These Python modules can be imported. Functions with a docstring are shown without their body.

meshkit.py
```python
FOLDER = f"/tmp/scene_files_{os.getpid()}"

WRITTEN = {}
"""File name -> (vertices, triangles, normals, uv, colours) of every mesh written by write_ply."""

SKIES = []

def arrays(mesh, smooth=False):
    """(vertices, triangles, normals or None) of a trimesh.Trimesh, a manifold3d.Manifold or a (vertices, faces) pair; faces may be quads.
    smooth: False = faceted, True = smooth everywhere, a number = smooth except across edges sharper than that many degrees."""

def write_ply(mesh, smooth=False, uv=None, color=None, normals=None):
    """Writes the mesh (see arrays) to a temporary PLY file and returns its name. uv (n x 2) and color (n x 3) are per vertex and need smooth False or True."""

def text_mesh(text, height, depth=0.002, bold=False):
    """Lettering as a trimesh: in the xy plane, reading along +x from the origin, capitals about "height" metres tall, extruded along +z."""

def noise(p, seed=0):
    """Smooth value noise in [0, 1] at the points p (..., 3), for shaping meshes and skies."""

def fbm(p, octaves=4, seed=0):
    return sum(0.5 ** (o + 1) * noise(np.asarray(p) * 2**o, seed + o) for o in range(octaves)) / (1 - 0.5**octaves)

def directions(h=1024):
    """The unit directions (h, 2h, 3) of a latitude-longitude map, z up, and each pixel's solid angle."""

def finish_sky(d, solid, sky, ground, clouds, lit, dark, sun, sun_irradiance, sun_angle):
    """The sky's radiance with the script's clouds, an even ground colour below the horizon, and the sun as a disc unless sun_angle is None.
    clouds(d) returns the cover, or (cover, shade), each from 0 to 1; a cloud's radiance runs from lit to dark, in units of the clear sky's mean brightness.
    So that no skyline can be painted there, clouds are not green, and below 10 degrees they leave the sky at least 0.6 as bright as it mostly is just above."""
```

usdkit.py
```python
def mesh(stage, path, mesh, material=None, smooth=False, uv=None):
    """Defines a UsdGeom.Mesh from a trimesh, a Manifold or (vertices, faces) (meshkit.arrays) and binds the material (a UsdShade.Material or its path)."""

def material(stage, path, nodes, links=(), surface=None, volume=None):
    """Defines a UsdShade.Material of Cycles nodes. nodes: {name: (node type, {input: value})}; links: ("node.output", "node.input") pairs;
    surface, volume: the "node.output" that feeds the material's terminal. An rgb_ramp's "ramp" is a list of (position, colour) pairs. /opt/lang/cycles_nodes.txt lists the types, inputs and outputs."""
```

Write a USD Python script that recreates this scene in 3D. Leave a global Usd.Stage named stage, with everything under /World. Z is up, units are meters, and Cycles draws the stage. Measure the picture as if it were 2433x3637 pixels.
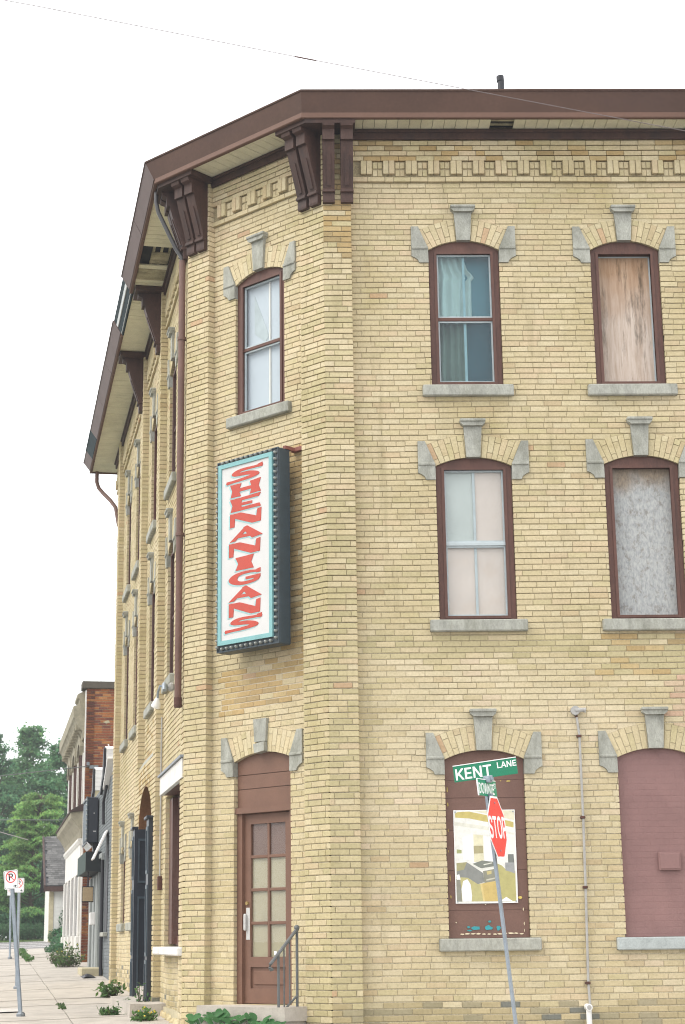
import math, random
import numpy as np, trimesh, usdkit, meshkit
from pxr import Usd, UsdGeom, UsdLux, UsdShade, Gf, Sdf, Vt
from shapely.geometry import Polygon, box as sbox, LineString, MultiPolygon
from shapely.ops import unary_union
from shapely.prepared import prep
from shapely import affinity

rng = random.Random(7)
stage = Usd.Stage.CreateInMemory()
UsdGeom.SetStageUpAxis(stage, "Z")
UsdGeom.SetStageMetersPerUnit(stage, 1.0)
world = UsdGeom.Xform.Define(stage, "/World")
UsdGeom.Scope.Define(stage, "/World/Looks")

# ------------------------------------------------------------------ camera, sky, sun, exposure
CAM = np.array([0.0, 0.0, 1.6])
YAW, PITCH, ROLL = (math.radians(a) for a in (1.535, 14.08, -0.784))
fwd = np.array([math.sin(YAW) * math.cos(PITCH), math.cos(YAW) * math.cos(PITCH), math.sin(PITCH)])
r0 = np.array([math.cos(YAW), -math.sin(YAW), 0.0])
u0 = np.cross(r0, fwd)
cr = r0 * math.cos(ROLL) + u0 * math.sin(ROLL)
cu = u0 * math.cos(ROLL) - r0 * math.sin(ROLL)
cam = UsdGeom.Camera.Define(stage, "/World/camera")
cam.AddTransformOp().Set(Gf.Matrix4d(*cr, 0, *cu, 0, *(-fwd), 0, *CAM, 1))
cam.CreateHorizontalApertureAttr(24.0)
cam.CreateFocalLengthAttr(24.0 * 6040 / 2433)
cam.CreateFStopAttr(4.0)
cam.CreateFocusDistanceAttr(20.5)
cam.CreateClippingRangeAttr(Gf.Vec2f(0.1, 2000))
cam.CreateExposureAttr(0.62)

SUN_EL, SUN_DIR = math.radians(50), np.array([-0.95, -0.31])
SUN_ROT = math.atan2(SUN_DIR[0], SUN_DIR[1])
dome = UsdLux.DomeLight.Define(stage, "/World/sky")
sky_mat = usdkit.material(stage, "/World/Looks/overcast_sky", {
    "sky": ("sky_texture", {"sky_type": "single_scattering", "sun_disc": False, "sun_elevation": SUN_EL, "sun_rotation": SUN_ROT, "aerosol_density": 2.0}),
    "bw": ("rgb_to_bw", {}),
    "tc": ("texture_coordinate", {}),
    "n": ("noise_texture", {"scale": 2.2, "detail": 4.0}),
    "cloud": ("rgb_ramp", {"ramp": [(0.3, (15.2, 15.4, 15.8)), (0.7, (17.2, 17.2, 17.2))]}),
    "mx": ("mix_color", {"fac": 0.9, "use_clamp": False}),
    "bg": ("background_shader", {"strength": 0.08}),
}, [("tc.generated", "n.vector"), ("n.fac", "cloud.fac"), ("sky.color", "mx.a"), ("cloud.color", "mx.b"), ("mx.result", "bg.color")], surface="bg.background")
UsdShade.MaterialBindingAPI.Apply(dome.GetPrim()).Bind(sky_mat)
dome.GetPrim().SetCustomDataByKey("kind", "structure")
sun = UsdLux.DistantLight.Define(stage, "/World/sun")
sun.CreateNormalizeAttr(True)
sun.CreateIntensityAttr(0.42)
sun.CreateAngleAttr(40.0)
sun.CreateColorAttr(Gf.Vec3f(1.0, 0.965, 0.9))
_d = np.array([SUN_DIR[0] * math.cos(SUN_EL), SUN_DIR[1] * math.cos(SUN_EL), math.sin(SUN_EL)])
_x = np.cross([0, 0, 1.0], _d); _x /= np.linalg.norm(_x); _y = np.cross(_d, _x)
sun.AddTransformOp().Set(Gf.Matrix4d(*_x, 0, *_y, 0, *_d, 0, 0, 0, 60, 1))

# ------------------------------------------------------------------ materials
def mat(name, nodes, links, surface="p.BSDF"):
    return usdkit.material(stage, "/World/Looks/" + name, nodes, links, surface=surface)

def hexa(c, k):
    return tuple(min(1.0, max(0.0, x * k)) for x in c)

def plain(name, col, rough=0.7, var=0.25, scale=6.0, bump=0.15, spec=0.35, metallic=0.0, fine=60.0, dirt=None, dirt_amt=0.5, stretch=None, bumpd=0.01):
    """one colour with soft patches, fine grain and a little relief; optional dirt of a second colour"""
    stops = [(0.25, hexa(col, 1 - var)), (0.5, col), (0.78, hexa(col, 1 + var * 0.8))]
    nd = {"g": ("geometry", {}), "m": ("mapping", {"scale": stretch or (1, 1, 1)}),
          "n": ("noise_texture", {"scale": scale, "detail": 5.0, "roughness": 0.6}),
          "r": ("rgb_ramp", {"ramp": stops}),
          "f": ("noise_texture", {"scale": fine, "detail": 3.0, "roughness": 0.7}),
          "fr": ("rgb_ramp", {"ramp": [(0.3, (1 - var * 0.6,) * 3), (0.7, (1 + var * 0.4,) * 3)]}),
          "mu": ("mix_color", {"blend_type": "multiply", "fac": 1.0, "use_clamp": False}),
          "b": ("bump", {"strength": bump, "distance": bumpd}),
          "p": ("principled_bsdf", {"roughness": rough, "specular_ior_level": spec, "metallic": metallic})}
    lk = [("g.position", "m.vector"), ("m.vector", "n.vector"), ("m.vector", "f.vector"), ("n.fac", "r.fac"), ("f.fac", "fr.fac"),
          ("r.color", "mu.a"), ("fr.color", "mu.b"), ("f.fac", "b.height"), ("b.normal", "p.normal")]
    last = "mu.result"
    if dirt is not None:
        nd["dn"] = ("noise_texture", {"scale": scale * 0.45, "detail": 6.0, "roughness": 0.7})
        nd["dr"] = ("rgb_ramp", {"ramp": [(0.48, (0, 0, 0)), (0.72, (dirt_amt,) * 3)]})
        nd["dm"] = ("mix_color", {"b": dirt})
        lk += [("m.vector", "dn.vector"), ("dn.fac", "dr.fac"), ("dr.color", "dm.fac"), (last, "dm.a")]
        last = "dm.result"
    lk.append((last, "p.base_color"))
    return mat(name, nd, lk)

def toned(name, rough=0.8, grain=0.22, bump=0.35, scale=28.0, translucent=0.0, spec=0.25):
    """colour from the mesh's tone primvar, with grain"""
    nd = {"a": ("attribute", {"attribute": "tone"}), "g": ("geometry", {}),
          "n": ("noise_texture", {"scale": scale, "detail": 5.0, "roughness": 0.65}),
          "r": ("rgb_ramp", {"ramp": [(0.25, (1 - grain,) * 3), (0.5, (1, 1, 1)), (0.75, (1 + grain * 0.7,) * 3)]}),
          "mu": ("mix_color", {"blend_type": "multiply", "fac": 1.0, "use_clamp": False}),
          "b": ("bump", {"strength": bump, "distance": 0.006}),
          "p": ("principled_bsdf", {"roughness": rough, "specular_ior_level": spec})}
    lk = [("g.position", "n.vector"), ("n.fac", "r.fac"), ("a.color", "mu.a"), ("r.color", "mu.b"), ("mu.result", "p.base_color"), ("n.fac", "b.height"), ("b.normal", "p.normal")]
    if translucent:
        nd["t"] = ("translucent_bsdf", {})
        nd["mc"] = ("mix_closure", {"fac": translucent})
        lk += [("mu.result", "t.color"), ("p.BSDF", "mc.closure1"), ("t.BSDF", "mc.closure2")]
        return mat(name, nd, lk, "mc.closure")
    return mat(name, nd, lk)

def glassy(name, base_=0.025, tint=(1, 1, 1), rough=0.0):
    """a clear pane: transparent, with a reflection that grows towards grazing angles (the same from either side)"""
    nd = {"f": ("layer_weight", {"blend": 0.5}), "pw": ("math", {"math_type": "power", "value2": 4.0}), "sc": ("math", {"math_type": "multiply_add", "value2": 0.7, "value3": base_, "use_clamp": True}),
          "t": ("transparent_bsdf", {"color": tint}), "gl": ("glossy_bsdf", {"color": (0.95, 0.97, 1.0), "roughness": rough}), "m": ("mix_closure", {})}
    return mat(name, nd, [("f.facing", "pw.value1"), ("pw.value", "sc.value1"), ("sc.value", "m.fac"), ("t.BSDF", "m.closure1"), ("gl.BSDF", "m.closure2")], "m.closure")

M = {}
M["brick"] = mat("buff_brick", {
    "a": ("attribute", {"attribute": "tone"}), "g": ("geometry", {}),
    "n": ("noise_texture", {"scale": 38.0, "detail": 5.0, "roughness": 0.7}), "r": ("rgb_ramp", {"ramp": [(0.25, (0.80, 0.79, 0.77)), (0.5, (1, 1, 1)), (0.75, (1.12, 1.12, 1.14))]}),
    "mu": ("mix_color", {"blend_type": "multiply", "fac": 1.0, "use_clamp": False}),
    "ln": ("noise_texture", {"scale": 0.75, "detail": 6.0, "roughness": 0.62, "distortion": 0.5}), "lr": ("rgb_ramp", {"ramp": [(0.30, (0.83, 0.79, 0.68)), (0.47, (0.97, 0.95, 0.91)), (0.62, (1.06, 1.03, 1.03)), (0.8, (1.13, 1.06, 1.06))]}),
    "m2": ("mix_color", {"blend_type": "multiply", "fac": 1.0, "use_clamp": False}),
    "sm": ("mapping", {"scale": (5.5, 5.5, 0.5)}), "sn": ("noise_texture", {"scale": 1.0, "detail": 6.0, "roughness": 0.65}), "sr": ("rgb_ramp", {"ramp": [(0.56, (0, 0, 0)), (0.76, (0.5, 0.5, 0.5))]}),
    "m3": ("mix_color", {"b": (0.27, 0.225, 0.12)}),
    "kn": ("noise_texture", {"scale": 16.0, "detail": 4.0, "roughness": 0.75}), "kr": ("rgb_ramp", {"ramp": [(0.68, (0, 0, 0)), (0.80, (0.55, 0.55, 0.55))]}), "m4": ("mix_color", {"b": (0.24, 0.17, 0.09)}),
    "b": ("bump", {"strength": 0.5, "distance": 0.006}), "p": ("principled_bsdf", {"roughness": 0.9, "specular_ior_level": 0.2})},
    [("g.position", "n.vector"), ("n.fac", "r.fac"), ("a.color", "mu.a"), ("r.color", "mu.b"), ("g.position", "ln.vector"), ("ln.fac", "lr.fac"), ("mu.result", "m2.a"), ("lr.color", "m2.b"),
     ("g.position", "sm.vector"), ("sm.vector", "sn.vector"), ("sn.fac", "sr.fac"), ("m2.result", "m3.a"), ("sr.color", "m3.fac"), ("g.position", "kn.vector"), ("kn.fac", "kr.fac"), ("m3.result", "m4.a"), ("kr.color", "m4.fac"),
     ("m4.result", "p.base_color"), ("n.fac", "b.height"), ("b.normal", "p.normal")])
M["red_brick"] = toned("orange_red_brick", rough=0.9, grain=0.35, bump=0.4, scale=18.0)
M["leaf"] = toned("leaf_green", rough=0.55, grain=0.2, bump=0.0, scale=3.0, translucent=0.5, spec=0.35)
M["flat_paint"] = toned("flat_print", rough=0.4, grain=0.16, bump=0.05, scale=16.0, spec=0.4)
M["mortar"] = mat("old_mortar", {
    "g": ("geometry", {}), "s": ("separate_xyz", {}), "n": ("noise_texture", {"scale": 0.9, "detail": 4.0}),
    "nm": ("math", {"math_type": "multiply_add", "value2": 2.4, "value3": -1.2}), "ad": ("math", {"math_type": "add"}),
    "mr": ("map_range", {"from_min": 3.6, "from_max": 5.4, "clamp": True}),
    "r": ("rgb_ramp", {"ramp": [(0.0, (0.50, 0.44, 0.31)), (1.0, (0.34, 0.285, 0.175))]}),  # darker above: recess shade put into the colour; paler repointed mortar below
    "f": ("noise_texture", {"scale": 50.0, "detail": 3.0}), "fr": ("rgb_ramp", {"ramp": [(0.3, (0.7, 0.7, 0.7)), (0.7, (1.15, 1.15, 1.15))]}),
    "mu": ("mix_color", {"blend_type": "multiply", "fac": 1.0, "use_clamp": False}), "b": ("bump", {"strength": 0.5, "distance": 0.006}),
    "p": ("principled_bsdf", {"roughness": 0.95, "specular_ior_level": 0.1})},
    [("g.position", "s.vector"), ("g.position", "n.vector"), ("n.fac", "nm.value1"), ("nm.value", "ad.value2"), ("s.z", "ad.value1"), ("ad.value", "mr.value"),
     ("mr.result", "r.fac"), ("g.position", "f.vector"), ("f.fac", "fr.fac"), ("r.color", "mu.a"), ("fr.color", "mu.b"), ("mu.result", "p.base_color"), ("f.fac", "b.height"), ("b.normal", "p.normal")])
M["pale_mortar"] = plain("pale_repointed_mortar", (0.52, 0.45, 0.33), 0.95, 0.15, 20, 0.3)
M["stone"] = plain("grey_sandstone", (0.345, 0.345, 0.30), 0.9, 0.28, 9, 0.8, dirt=(0.16, 0.16, 0.12), dirt_amt=0.7, stretch=(1, 1, 0.45))
M["stone_blue"] = plain("blue_grey_painted_stone", (0.36, 0.39, 0.38), 0.9, 0.22, 7, 0.4)
M["maroon"] = plain("maroon_painted_wood", (0.094, 0.041, 0.029), 0.55, 0.3, 5, 0.25, dirt=(0.16, 0.075, 0.055), dirt_amt=0.35, stretch=(1, 1, 0.25))
M["bracket"] = plain("dark_oxblood_wood", (0.057, 0.027, 0.019), 0.6, 0.35, 6, 0.3, dirt=(0.025, 0.02, 0.02), dirt_amt=0.8, stretch=(1, 1, 0.35))
M["fascia"] = plain("brown_aluminium", (0.078, 0.044, 0.032), 0.62, 0.16, 1.5, 0.05, spec=0.12, fine=25, dirt=(0.055, 0.034, 0.03), dirt_amt=0.6)
M["fascia_lit_lip"] = plain("brown_aluminium_lit_lip", (0.128, 0.072, 0.052), 0.6, 0.1, 1.5, 0.04, spec=0.15, fine=25)  # paler copy of the fascia: light caught by the lip is in the colour
M["fascia_sheen"] = plain("sheen_brown_gutter", (0.105, 0.072, 0.064), 0.6, 0.2, 2.0, 0.06, spec=0.15)  # side eaves paler and greyer: grazing sheen put into the colour
M["teal_metal"] = plain("exposed_teal_board", (0.016, 0.03, 0.034), 0.7, 0.4, 5, 0.2, spec=0.1)
M["bare_metal"] = plain("bare_metal_strip", (0.42, 0.43, 0.42), 0.4, 0.2, 8, 0.1, spec=0.6)
M["soffit"] = plain("olive_cream_soffit", (0.70, 0.67, 0.50), 0.75, 0.10, 4, 0.12, dirt=(0.38, 0.35, 0.23), dirt_amt=0.4)
M["soffit_old"] = plain("bare_soffit_board", (0.40, 0.36, 0.23), 0.85, 0.35, 6, 0.4, dirt=(0.05, 0.045, 0.03), dirt_amt=0.9)
M["black"] = plain("black_void", (0.012, 0.012, 0.012), 0.9, 0.3, 5, 0.1)
M["dark_room"] = plain("dim_teal_room", (0.16, 0.36, 0.42), 0.9, 0.15, 3, 0.1)
M["white_wood"] = plain("white_painted_wood", (0.66, 0.64, 0.60), 0.6, 0.12, 6, 0.2, dirt=(0.38, 0.34, 0.28), dirt_amt=0.4, stretch=(1, 1, 0.4))
M["sash"] = plain("pale_blue_grey_sash", (0.40, 0.45, 0.46), 0.5, 0.15, 8, 0.15)
M["curtain"] = plain("white_curtain", (0.68, 0.66, 0.6), 0.9, 0.08, 3, 0.05)
M["bluecurtain"] = plain("hazy_white_blind", (0.46, 0.505, 0.545), 0.8, 0.06, 2.5, 0.03)
M["pinkboard"] = plain("pinkish_inner_board", (0.57, 0.495, 0.44), 0.8, 0.08, 2.5, 0.05, dirt=(0.46, 0.33, 0.23), dirt_amt=0.5)
M["glass"] = glassy("window_glass", 0.03, (0.80, 0.90, 0.92))
M["glass_plain"] = glassy("clear_window_glass", 0.02, (0.97, 0.98, 0.98))
M["glass_grey"] = glassy("grey_door_glass", 0.02, (0.86, 0.84, 0.82))
M["door_paint"] = plain("brown_door_paint", (0.158, 0.083, 0.055), 0.5, 0.13, 4, 0.12, dirt=(0.22, 0.12, 0.085), dirt_amt=0.3)
M["board_brown"] = plain("brown_boarding", (0.155, 0.085, 0.065), 0.65, 0.13, 4, 0.15, dirt=(0.12, 0.065, 0.055), dirt_amt=0.4)
M["infill_mauve"] = plain("mauve_painted_brickwork", (0.23, 0.13, 0.12), 0.7, 0.1, 3, 0.3, dirt=(0.16, 0.085, 0.08), dirt_amt=0.5)
M["concrete"] = plain("pale_concrete", (0.43, 0.39, 0.34), 0.9, 0.16, 3.5, 0.4, dirt=(0.25, 0.225, 0.19), dirt_amt=0.65)
M["pale_patch"] = plain("pale_new_concrete", (0.52, 0.49, 0.45), 0.9, 0.12, 3.5, 0.3)
M["asphalt"] = plain("worn_asphalt", (0.19, 0.18, 0.175), 0.9, 0.2, 5, 0.4)
M["road_paint"] = plain("white_road_paint", (0.7, 0.69, 0.66), 0.7, 0.15, 8, 0.1)
M["sign_box"] = plain("dark_teal_sign_case", (0.026, 0.04, 0.05), 0.45, 0.25, 6, 0.1, spec=0.5)
M["teal_trim"] = plain("teal_trim", (0.19, 0.385, 0.39), 0.5, 0.12, 6, 0.1)
M["bulb"] = plain("glass_bulb", (0.20, 0.21, 0.19), 0.15, 0.2, 8, 0.0, spec=0.8)
M["panel_white"] = plain("white_sign_panel", (0.55, 0.54, 0.525), 0.4, 0.05, 4, 0.03)
M["sign_red"] = plain("sign_red_paint", (0.44, 0.06, 0.038), 0.5, 0.1, 6, 0.05)
M["letter_teal"] = plain("letter_shadow_teal", (0.30, 0.50, 0.50), 0.5, 0.2, 10, 0.05)
M["stop_red"] = plain("stop_red", (0.66, 0.04, 0.03), 0.4, 0.06, 5, 0.02, spec=0.5)
M["plate_white"] = plain("sign_white", (0.78, 0.78, 0.77), 0.4, 0.05, 5, 0.02, spec=0.5)
M["green_blade"] = plain("street_sign_green", (0.0, 0.175, 0.085), 0.4, 0.08, 5, 0.02, spec=0.5)
M["plate_black"] = plain("sign_black", (0.02, 0.02, 0.025), 0.5, 0.1, 5, 0.02)
M["galv"] = plain("galvanised_steel", (0.26, 0.30, 0.34), 0.45, 0.2, 9, 0.1, spec=0.6, metallic=0.25)
M["galv_dark"] = plain("dull_galvanised_steel", (0.2, 0.22, 0.24), 0.5, 0.25, 9, 0.1, spec=0.5, metallic=0.2)
M["rail_iron"] = plain("grey_iron_rail", (0.10, 0.105, 0.105), 0.55, 0.25, 9, 0.15, spec=0.5)
M["conduit"] = plain("grey_conduit", (0.36, 0.35, 0.33), 0.55, 0.2, 9, 0.1)
M["rust"] = plain("rusty_iron", (0.09, 0.04, 0.03), 0.8, 0.4, 15, 0.4)
M["pipe_brown"] = plain("brown_downpipe", (0.15, 0.08, 0.06), 0.55, 0.3, 2.5, 0.1, dirt=(0.08, 0.05, 0.045), dirt_amt=0.7, stretch=(1, 1, 0.5))
M["drain_dark"] = plain("dark_glossy_pipe", (0.025, 0.022, 0.022), 0.35, 0.3, 6, 0.05, spec=0.7)
M["white_pvc"] = plain("white_plastic", (0.74, 0.73, 0.70), 0.4, 0.05, 5, 0.03)
M["navy"] = plain("navy_black_paint", (0.012, 0.016, 0.024), 0.4, 0.25, 5, 0.08, spec=0.5)
M["navy_panel"] = plain("faded_navy_paint", (0.05, 0.07, 0.085), 0.5, 0.2, 5, 0.08)
M["brass"] = plain("brass", (0.35, 0.25, 0.1), 0.4, 0.2, 9, 0.05, metallic=0.6)
M["handle_metal"] = plain("pale_metal_plate", (0.55, 0.54, 0.52), 0.4, 0.1, 9, 0.05, metallic=0.3)
M["grey_brick"] = plain("grey_painted_brick", (0.15, 0.165, 0.17), 0.75, 0.2, 10, 0.4)
M["grey_paint"] = plain("grey_green_paint", (0.25, 0.265, 0.255), 0.7, 0.15, 5, 0.15)
M["cap_white"] = plain("white_flashing", (0.72, 0.70, 0.68), 0.5, 0.08, 8, 0.1)
M["beige"] = plain("beige_render", (0.43, 0.38, 0.25), 0.85, 0.2, 6, 0.3)
M["coping"] = plain("dark_tarred_coping", (0.085, 0.072, 0.055), 0.8, 0.25, 6, 0.3)
M["cornice"] = plain("weathered_cream_cornice", (0.30, 0.27, 0.195), 0.85, 0.25, 6, 0.4, dirt=(0.13, 0.115, 0.08), dirt_amt=0.7)
M["awning"] = plain("dark_green_awning", (0.022, 0.045, 0.036), 0.7, 0.2, 6, 0.1)
M["awning_side"] = plain("black_awning_side", (0.012, 0.016, 0.017), 0.7, 0.2, 6, 0.1)
M["tan"] = plain("tan_sign_face", (0.36, 0.27, 0.16), 0.7, 0.15, 30, 0.1)
M["shingle"] = toned("grey_shingle", rough=0.95, grain=0.3, bump=0.5, scale=14.0)
M["siding"] = plain("white_siding", (0.66, 0.65, 0.6), 0.6, 0.07, 5, 0.08)
M["bark"] = plain("grey_bark", (0.09, 0.07, 0.05), 0.95, 0.35, 9, 0.6)
M["wire_sky"] = plain("grey_cable", (0.17, 0.14, 0.135), 0.6, 0.1, 4, 0.0)
M["wire"] = plain("pale_cable", (0.34, 0.30, 0.29), 0.6, 0.1, 4, 0.0)
M["wire_dark"] = plain("dark_cable", (0.12, 0.13, 0.12), 0.6, 0.1, 4, 0.0)
M["grass"] = toned("grass_green", rough=0.7, grain=0.2, bump=0.0, scale=3.0, translucent=0.25)
M["soil"] = plain("grass_soil", (0.07, 0.10, 0.035), 0.95, 0.3, 4, 0.3)

def ply(name, lo, mid, hi, dark, stain, stretch=(14, 14, 0.9), scale=2.2, zr=(8.6, 9.45), kst=(11, 11, 1.6)):
    return mat(name, {
        "g": ("geometry", {}), "m": ("mapping", {"scale": stretch}), "n": ("noise_texture", {"scale": scale, "detail": 6.0, "roughness": 0.65, "distortion": 0.4}),
        "r": ("rgb_ramp", {"ramp": [(0.3, lo), (0.5, mid), (0.68, hi)]}),
        "km_": ("mapping", {"scale": kst}), "k": ("noise_texture", {"scale": 1.0, "detail": 6.0, "roughness": 0.75}), "kr": ("rgb_ramp", {"ramp": [(0.52, (0, 0, 0)), (0.68, (0.8,) * 3)]}), "km": ("mix_color", {"b": dark}),
        "s": ("separate_xyz", {}), "q": ("noise_texture", {"scale": 3.0, "detail": 4.0}), "qa": ("math", {"math_type": "multiply_add", "value2": 0.7, "value3": -0.35}), "qs": ("math", {"math_type": "add"}),
        "mr": ("map_range", {"from_min": zr[0], "from_max": zr[1], "to_max": 0.85, "clamp": True}), "sm": ("mix_color", {"blend_type": "multiply", "b": stain}),
        "b": ("bump", {"strength": 0.4, "distance": 0.004}), "p": ("principled_bsdf", {"roughness": 0.85, "specular_ior_level": 0.2})},
        [("g.position", "m.vector"), ("m.vector", "n.vector"), ("n.fac", "r.fac"), ("g.position", "km_.vector"), ("km_.vector", "k.vector"), ("k.fac", "kr.fac"), ("r.color", "km.a"), ("kr.color", "km.fac"),
         ("g.position", "s.vector"), ("g.position", "q.vector"), ("q.fac", "qa.value1"), ("s.z", "qs.value1"), ("qa.value", "qs.value2"), ("qs.value", "mr.value"), ("mr.result", "sm.fac"),
         ("km.result", "sm.a"), ("sm.result", "p.base_color"), ("n.fac", "b.height"), ("b.normal", "p.normal")])
M["plywood"] = ply("weathered_plywood", (0.37, 0.285, 0.22), (0.47, 0.385, 0.32), (0.55, 0.475, 0.41), (0.10, 0.085, 0.065), (0.68, 0.50, 0.33), zr=(8.5, 9.2))
M["osb"] = ply("grey_chipboard", (0.25, 0.26, 0.262), (0.35, 0.358, 0.35), (0.44, 0.44, 0.42), (0.15, 0.125, 0.095), (0.70, 0.52, 0.36), (16, 16, 7), 2.6, (6.45, 6.75), (13, 13, 9))

# ------------------------------------------------------------------ mesh building
class MB:
    def __init__(self, fr=None):
        self.v, self.f, self.c, self.n, self.fr = [], [], [], 0, fr
    def raw(self, v, f, tone=None):
        v = np.asarray(v, float).reshape(-1, 3); f = np.asarray(f, int).reshape(-1, 3)
        self.v.append(v); self.f.append(f + self.n); self.n += len(v)
        self.c.append(np.broadcast_to(np.asarray((0.5, 0.5, 0.5) if tone is None else tone, float), (len(v), 3)))
        return self
    def tm(self, m, tone=None):
        return self.raw(m.vertices, m.faces, tone)
    def box(self, x0, x1, y0, y1, z0, z1, tone=None, ch=0.0):
        """a box in the frame's coordinates (u, w, z); ch chamfers every edge"""
        x0, x1 = min(x0, x1), max(x0, x1); y0, y1 = min(y0, y1), max(y0, y1); z0, z1 = min(z0, z1), max(z0, z1)
        if ch <= 0:
            v = [(x, y, z) for x in (x0, x1) for y in (y0, y1) for z in (z0, z1)]
            f = [(0, 1, 3), (0, 3, 2), (4, 6, 7), (4, 7, 5), (0, 4, 5), (0, 5, 1), (2, 3, 7), (2, 7, 6), (0, 2, 6), (0, 6, 4), (1, 5, 7), (1, 7, 3)]
            return self.raw(v, f, tone)
        c = min(ch, (x1 - x0) * 0.45, (y1 - y0) * 0.45, (z1 - z0) * 0.45)
        pts = []
        for sx, x in ((1, x0), (-1, x1)):
            for sy, y in ((1, y0), (-1, y1)):
                for sz, z in ((1, z0), (-1, z1)):
                    pts += [(x, y + sy * c, z + sz * c), (x + sx * c, y, z + sz * c), (x + sx * c, y + sy * c, z)]
        h = trimesh.convex.convex_hull(np.array(pts))
        return self.raw(h.vertices, h.faces, tone)
    def prism(self, poly, a0, a1, axis="w", tone=None):
        """a shapely polygon extruded: axis w: polygon in (u, z); axis u: polygon in (w, z); axis z: polygon in (u, w)"""
        for g in getattr(poly, "geoms", [poly]):
            if g.is_empty or g.geom_type != "Polygon" or g.area < 1e-7:
                continue
            m = trimesh.creation.extrude_polygon(g, a1 - a0, engine="earcut")
            v = np.array(m.vertices); f = np.array(m.faces)
            if axis == "w":
                v = np.stack([v[:, 0], v[:, 2] + a0, v[:, 1]], 1); f = f[:, ::-1]
            elif axis == "u":
                v = np.stack([v[:, 2] + a0, v[:, 0], v[:, 1]], 1)
            else:
                v = np.stack([v[:, 0], v[:, 1], v[:, 2] + a0], 1)
            self.raw(v, f, tone)
        return self
    def tube(self, pts, rad, sides=8, tone=None, cap=True):
        p = np.asarray(pts, float); n = len(p)
        rad = np.broadcast_to(np.asarray(rad, float), (n,))
        t = np.gradient(p, axis=0); t /= np.linalg.norm(t, axis=1, keepdims=True) + 1e-12
        ref = np.array([0, 0, 1.0]) if abs(t[:, 2]).mean() < 0.8 else np.array([1.0, 0.13, 0])
        a = np.cross(t, ref); a /= np.linalg.norm(a, axis=1, keepdims=True) + 1e-12
        b = np.cross(t, a); ang = np.arange(sides) * 2 * math.pi / sides
        v = p[:, None] + rad[:, None, None] * (np.cos(ang)[None, :, None] * a[:, None] + np.sin(ang)[None, :, None] * b[:, None])
        f = []
        for i in range(n - 1):
            for j in range(sides):
                k = (j + 1) % sides
                f += [(i * sides + j, i * sides + k, (i + 1) * sides + k), (i * sides + j, (i + 1) * sides + k, (i + 1) * sides + j)]
        v = v.reshape(-1, 3)
        if cap:
            v = np.vstack([v, p[0], p[-1]]); c0, c1 = n * sides, n * sides + 1
            for j in range(sides):
                k = (j + 1) % sides
                f += [(c0, k, j), (c1, (n - 1) * sides + j, (n - 1) * sides + k)]
        return self.raw(v, f, tone)
    def arrays(self):
        v, f, c = np.vstack(self.v), np.vstack(self.f), np.vstack(self.c)
        if self.fr is not None:
            v = self.fr.pts(v)
            if self.fr.det < 0:
                f = f[:, ::-1]
        return v, f, c

class Fr:
    """wall frame: u along d, w outward along n, z up"""
    def __init__(self, o, d, n):
        self.o, self.d, self.n = (np.asarray(x, float) for x in (o, d, n))
        self.k = np.array([0, 0, 1.0]); self.det = np.dot(np.cross(self.d, self.n), self.k)
    def pts(self, v):
        v = np.asarray(v, float)
        return self.o + v[..., 0:1] * self.d + v[..., 1:2] * self.n + v[..., 2:3] * self.k
    def at(self, u, w, z):
        return self.pts(np.array([u, w, z], float))

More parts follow.
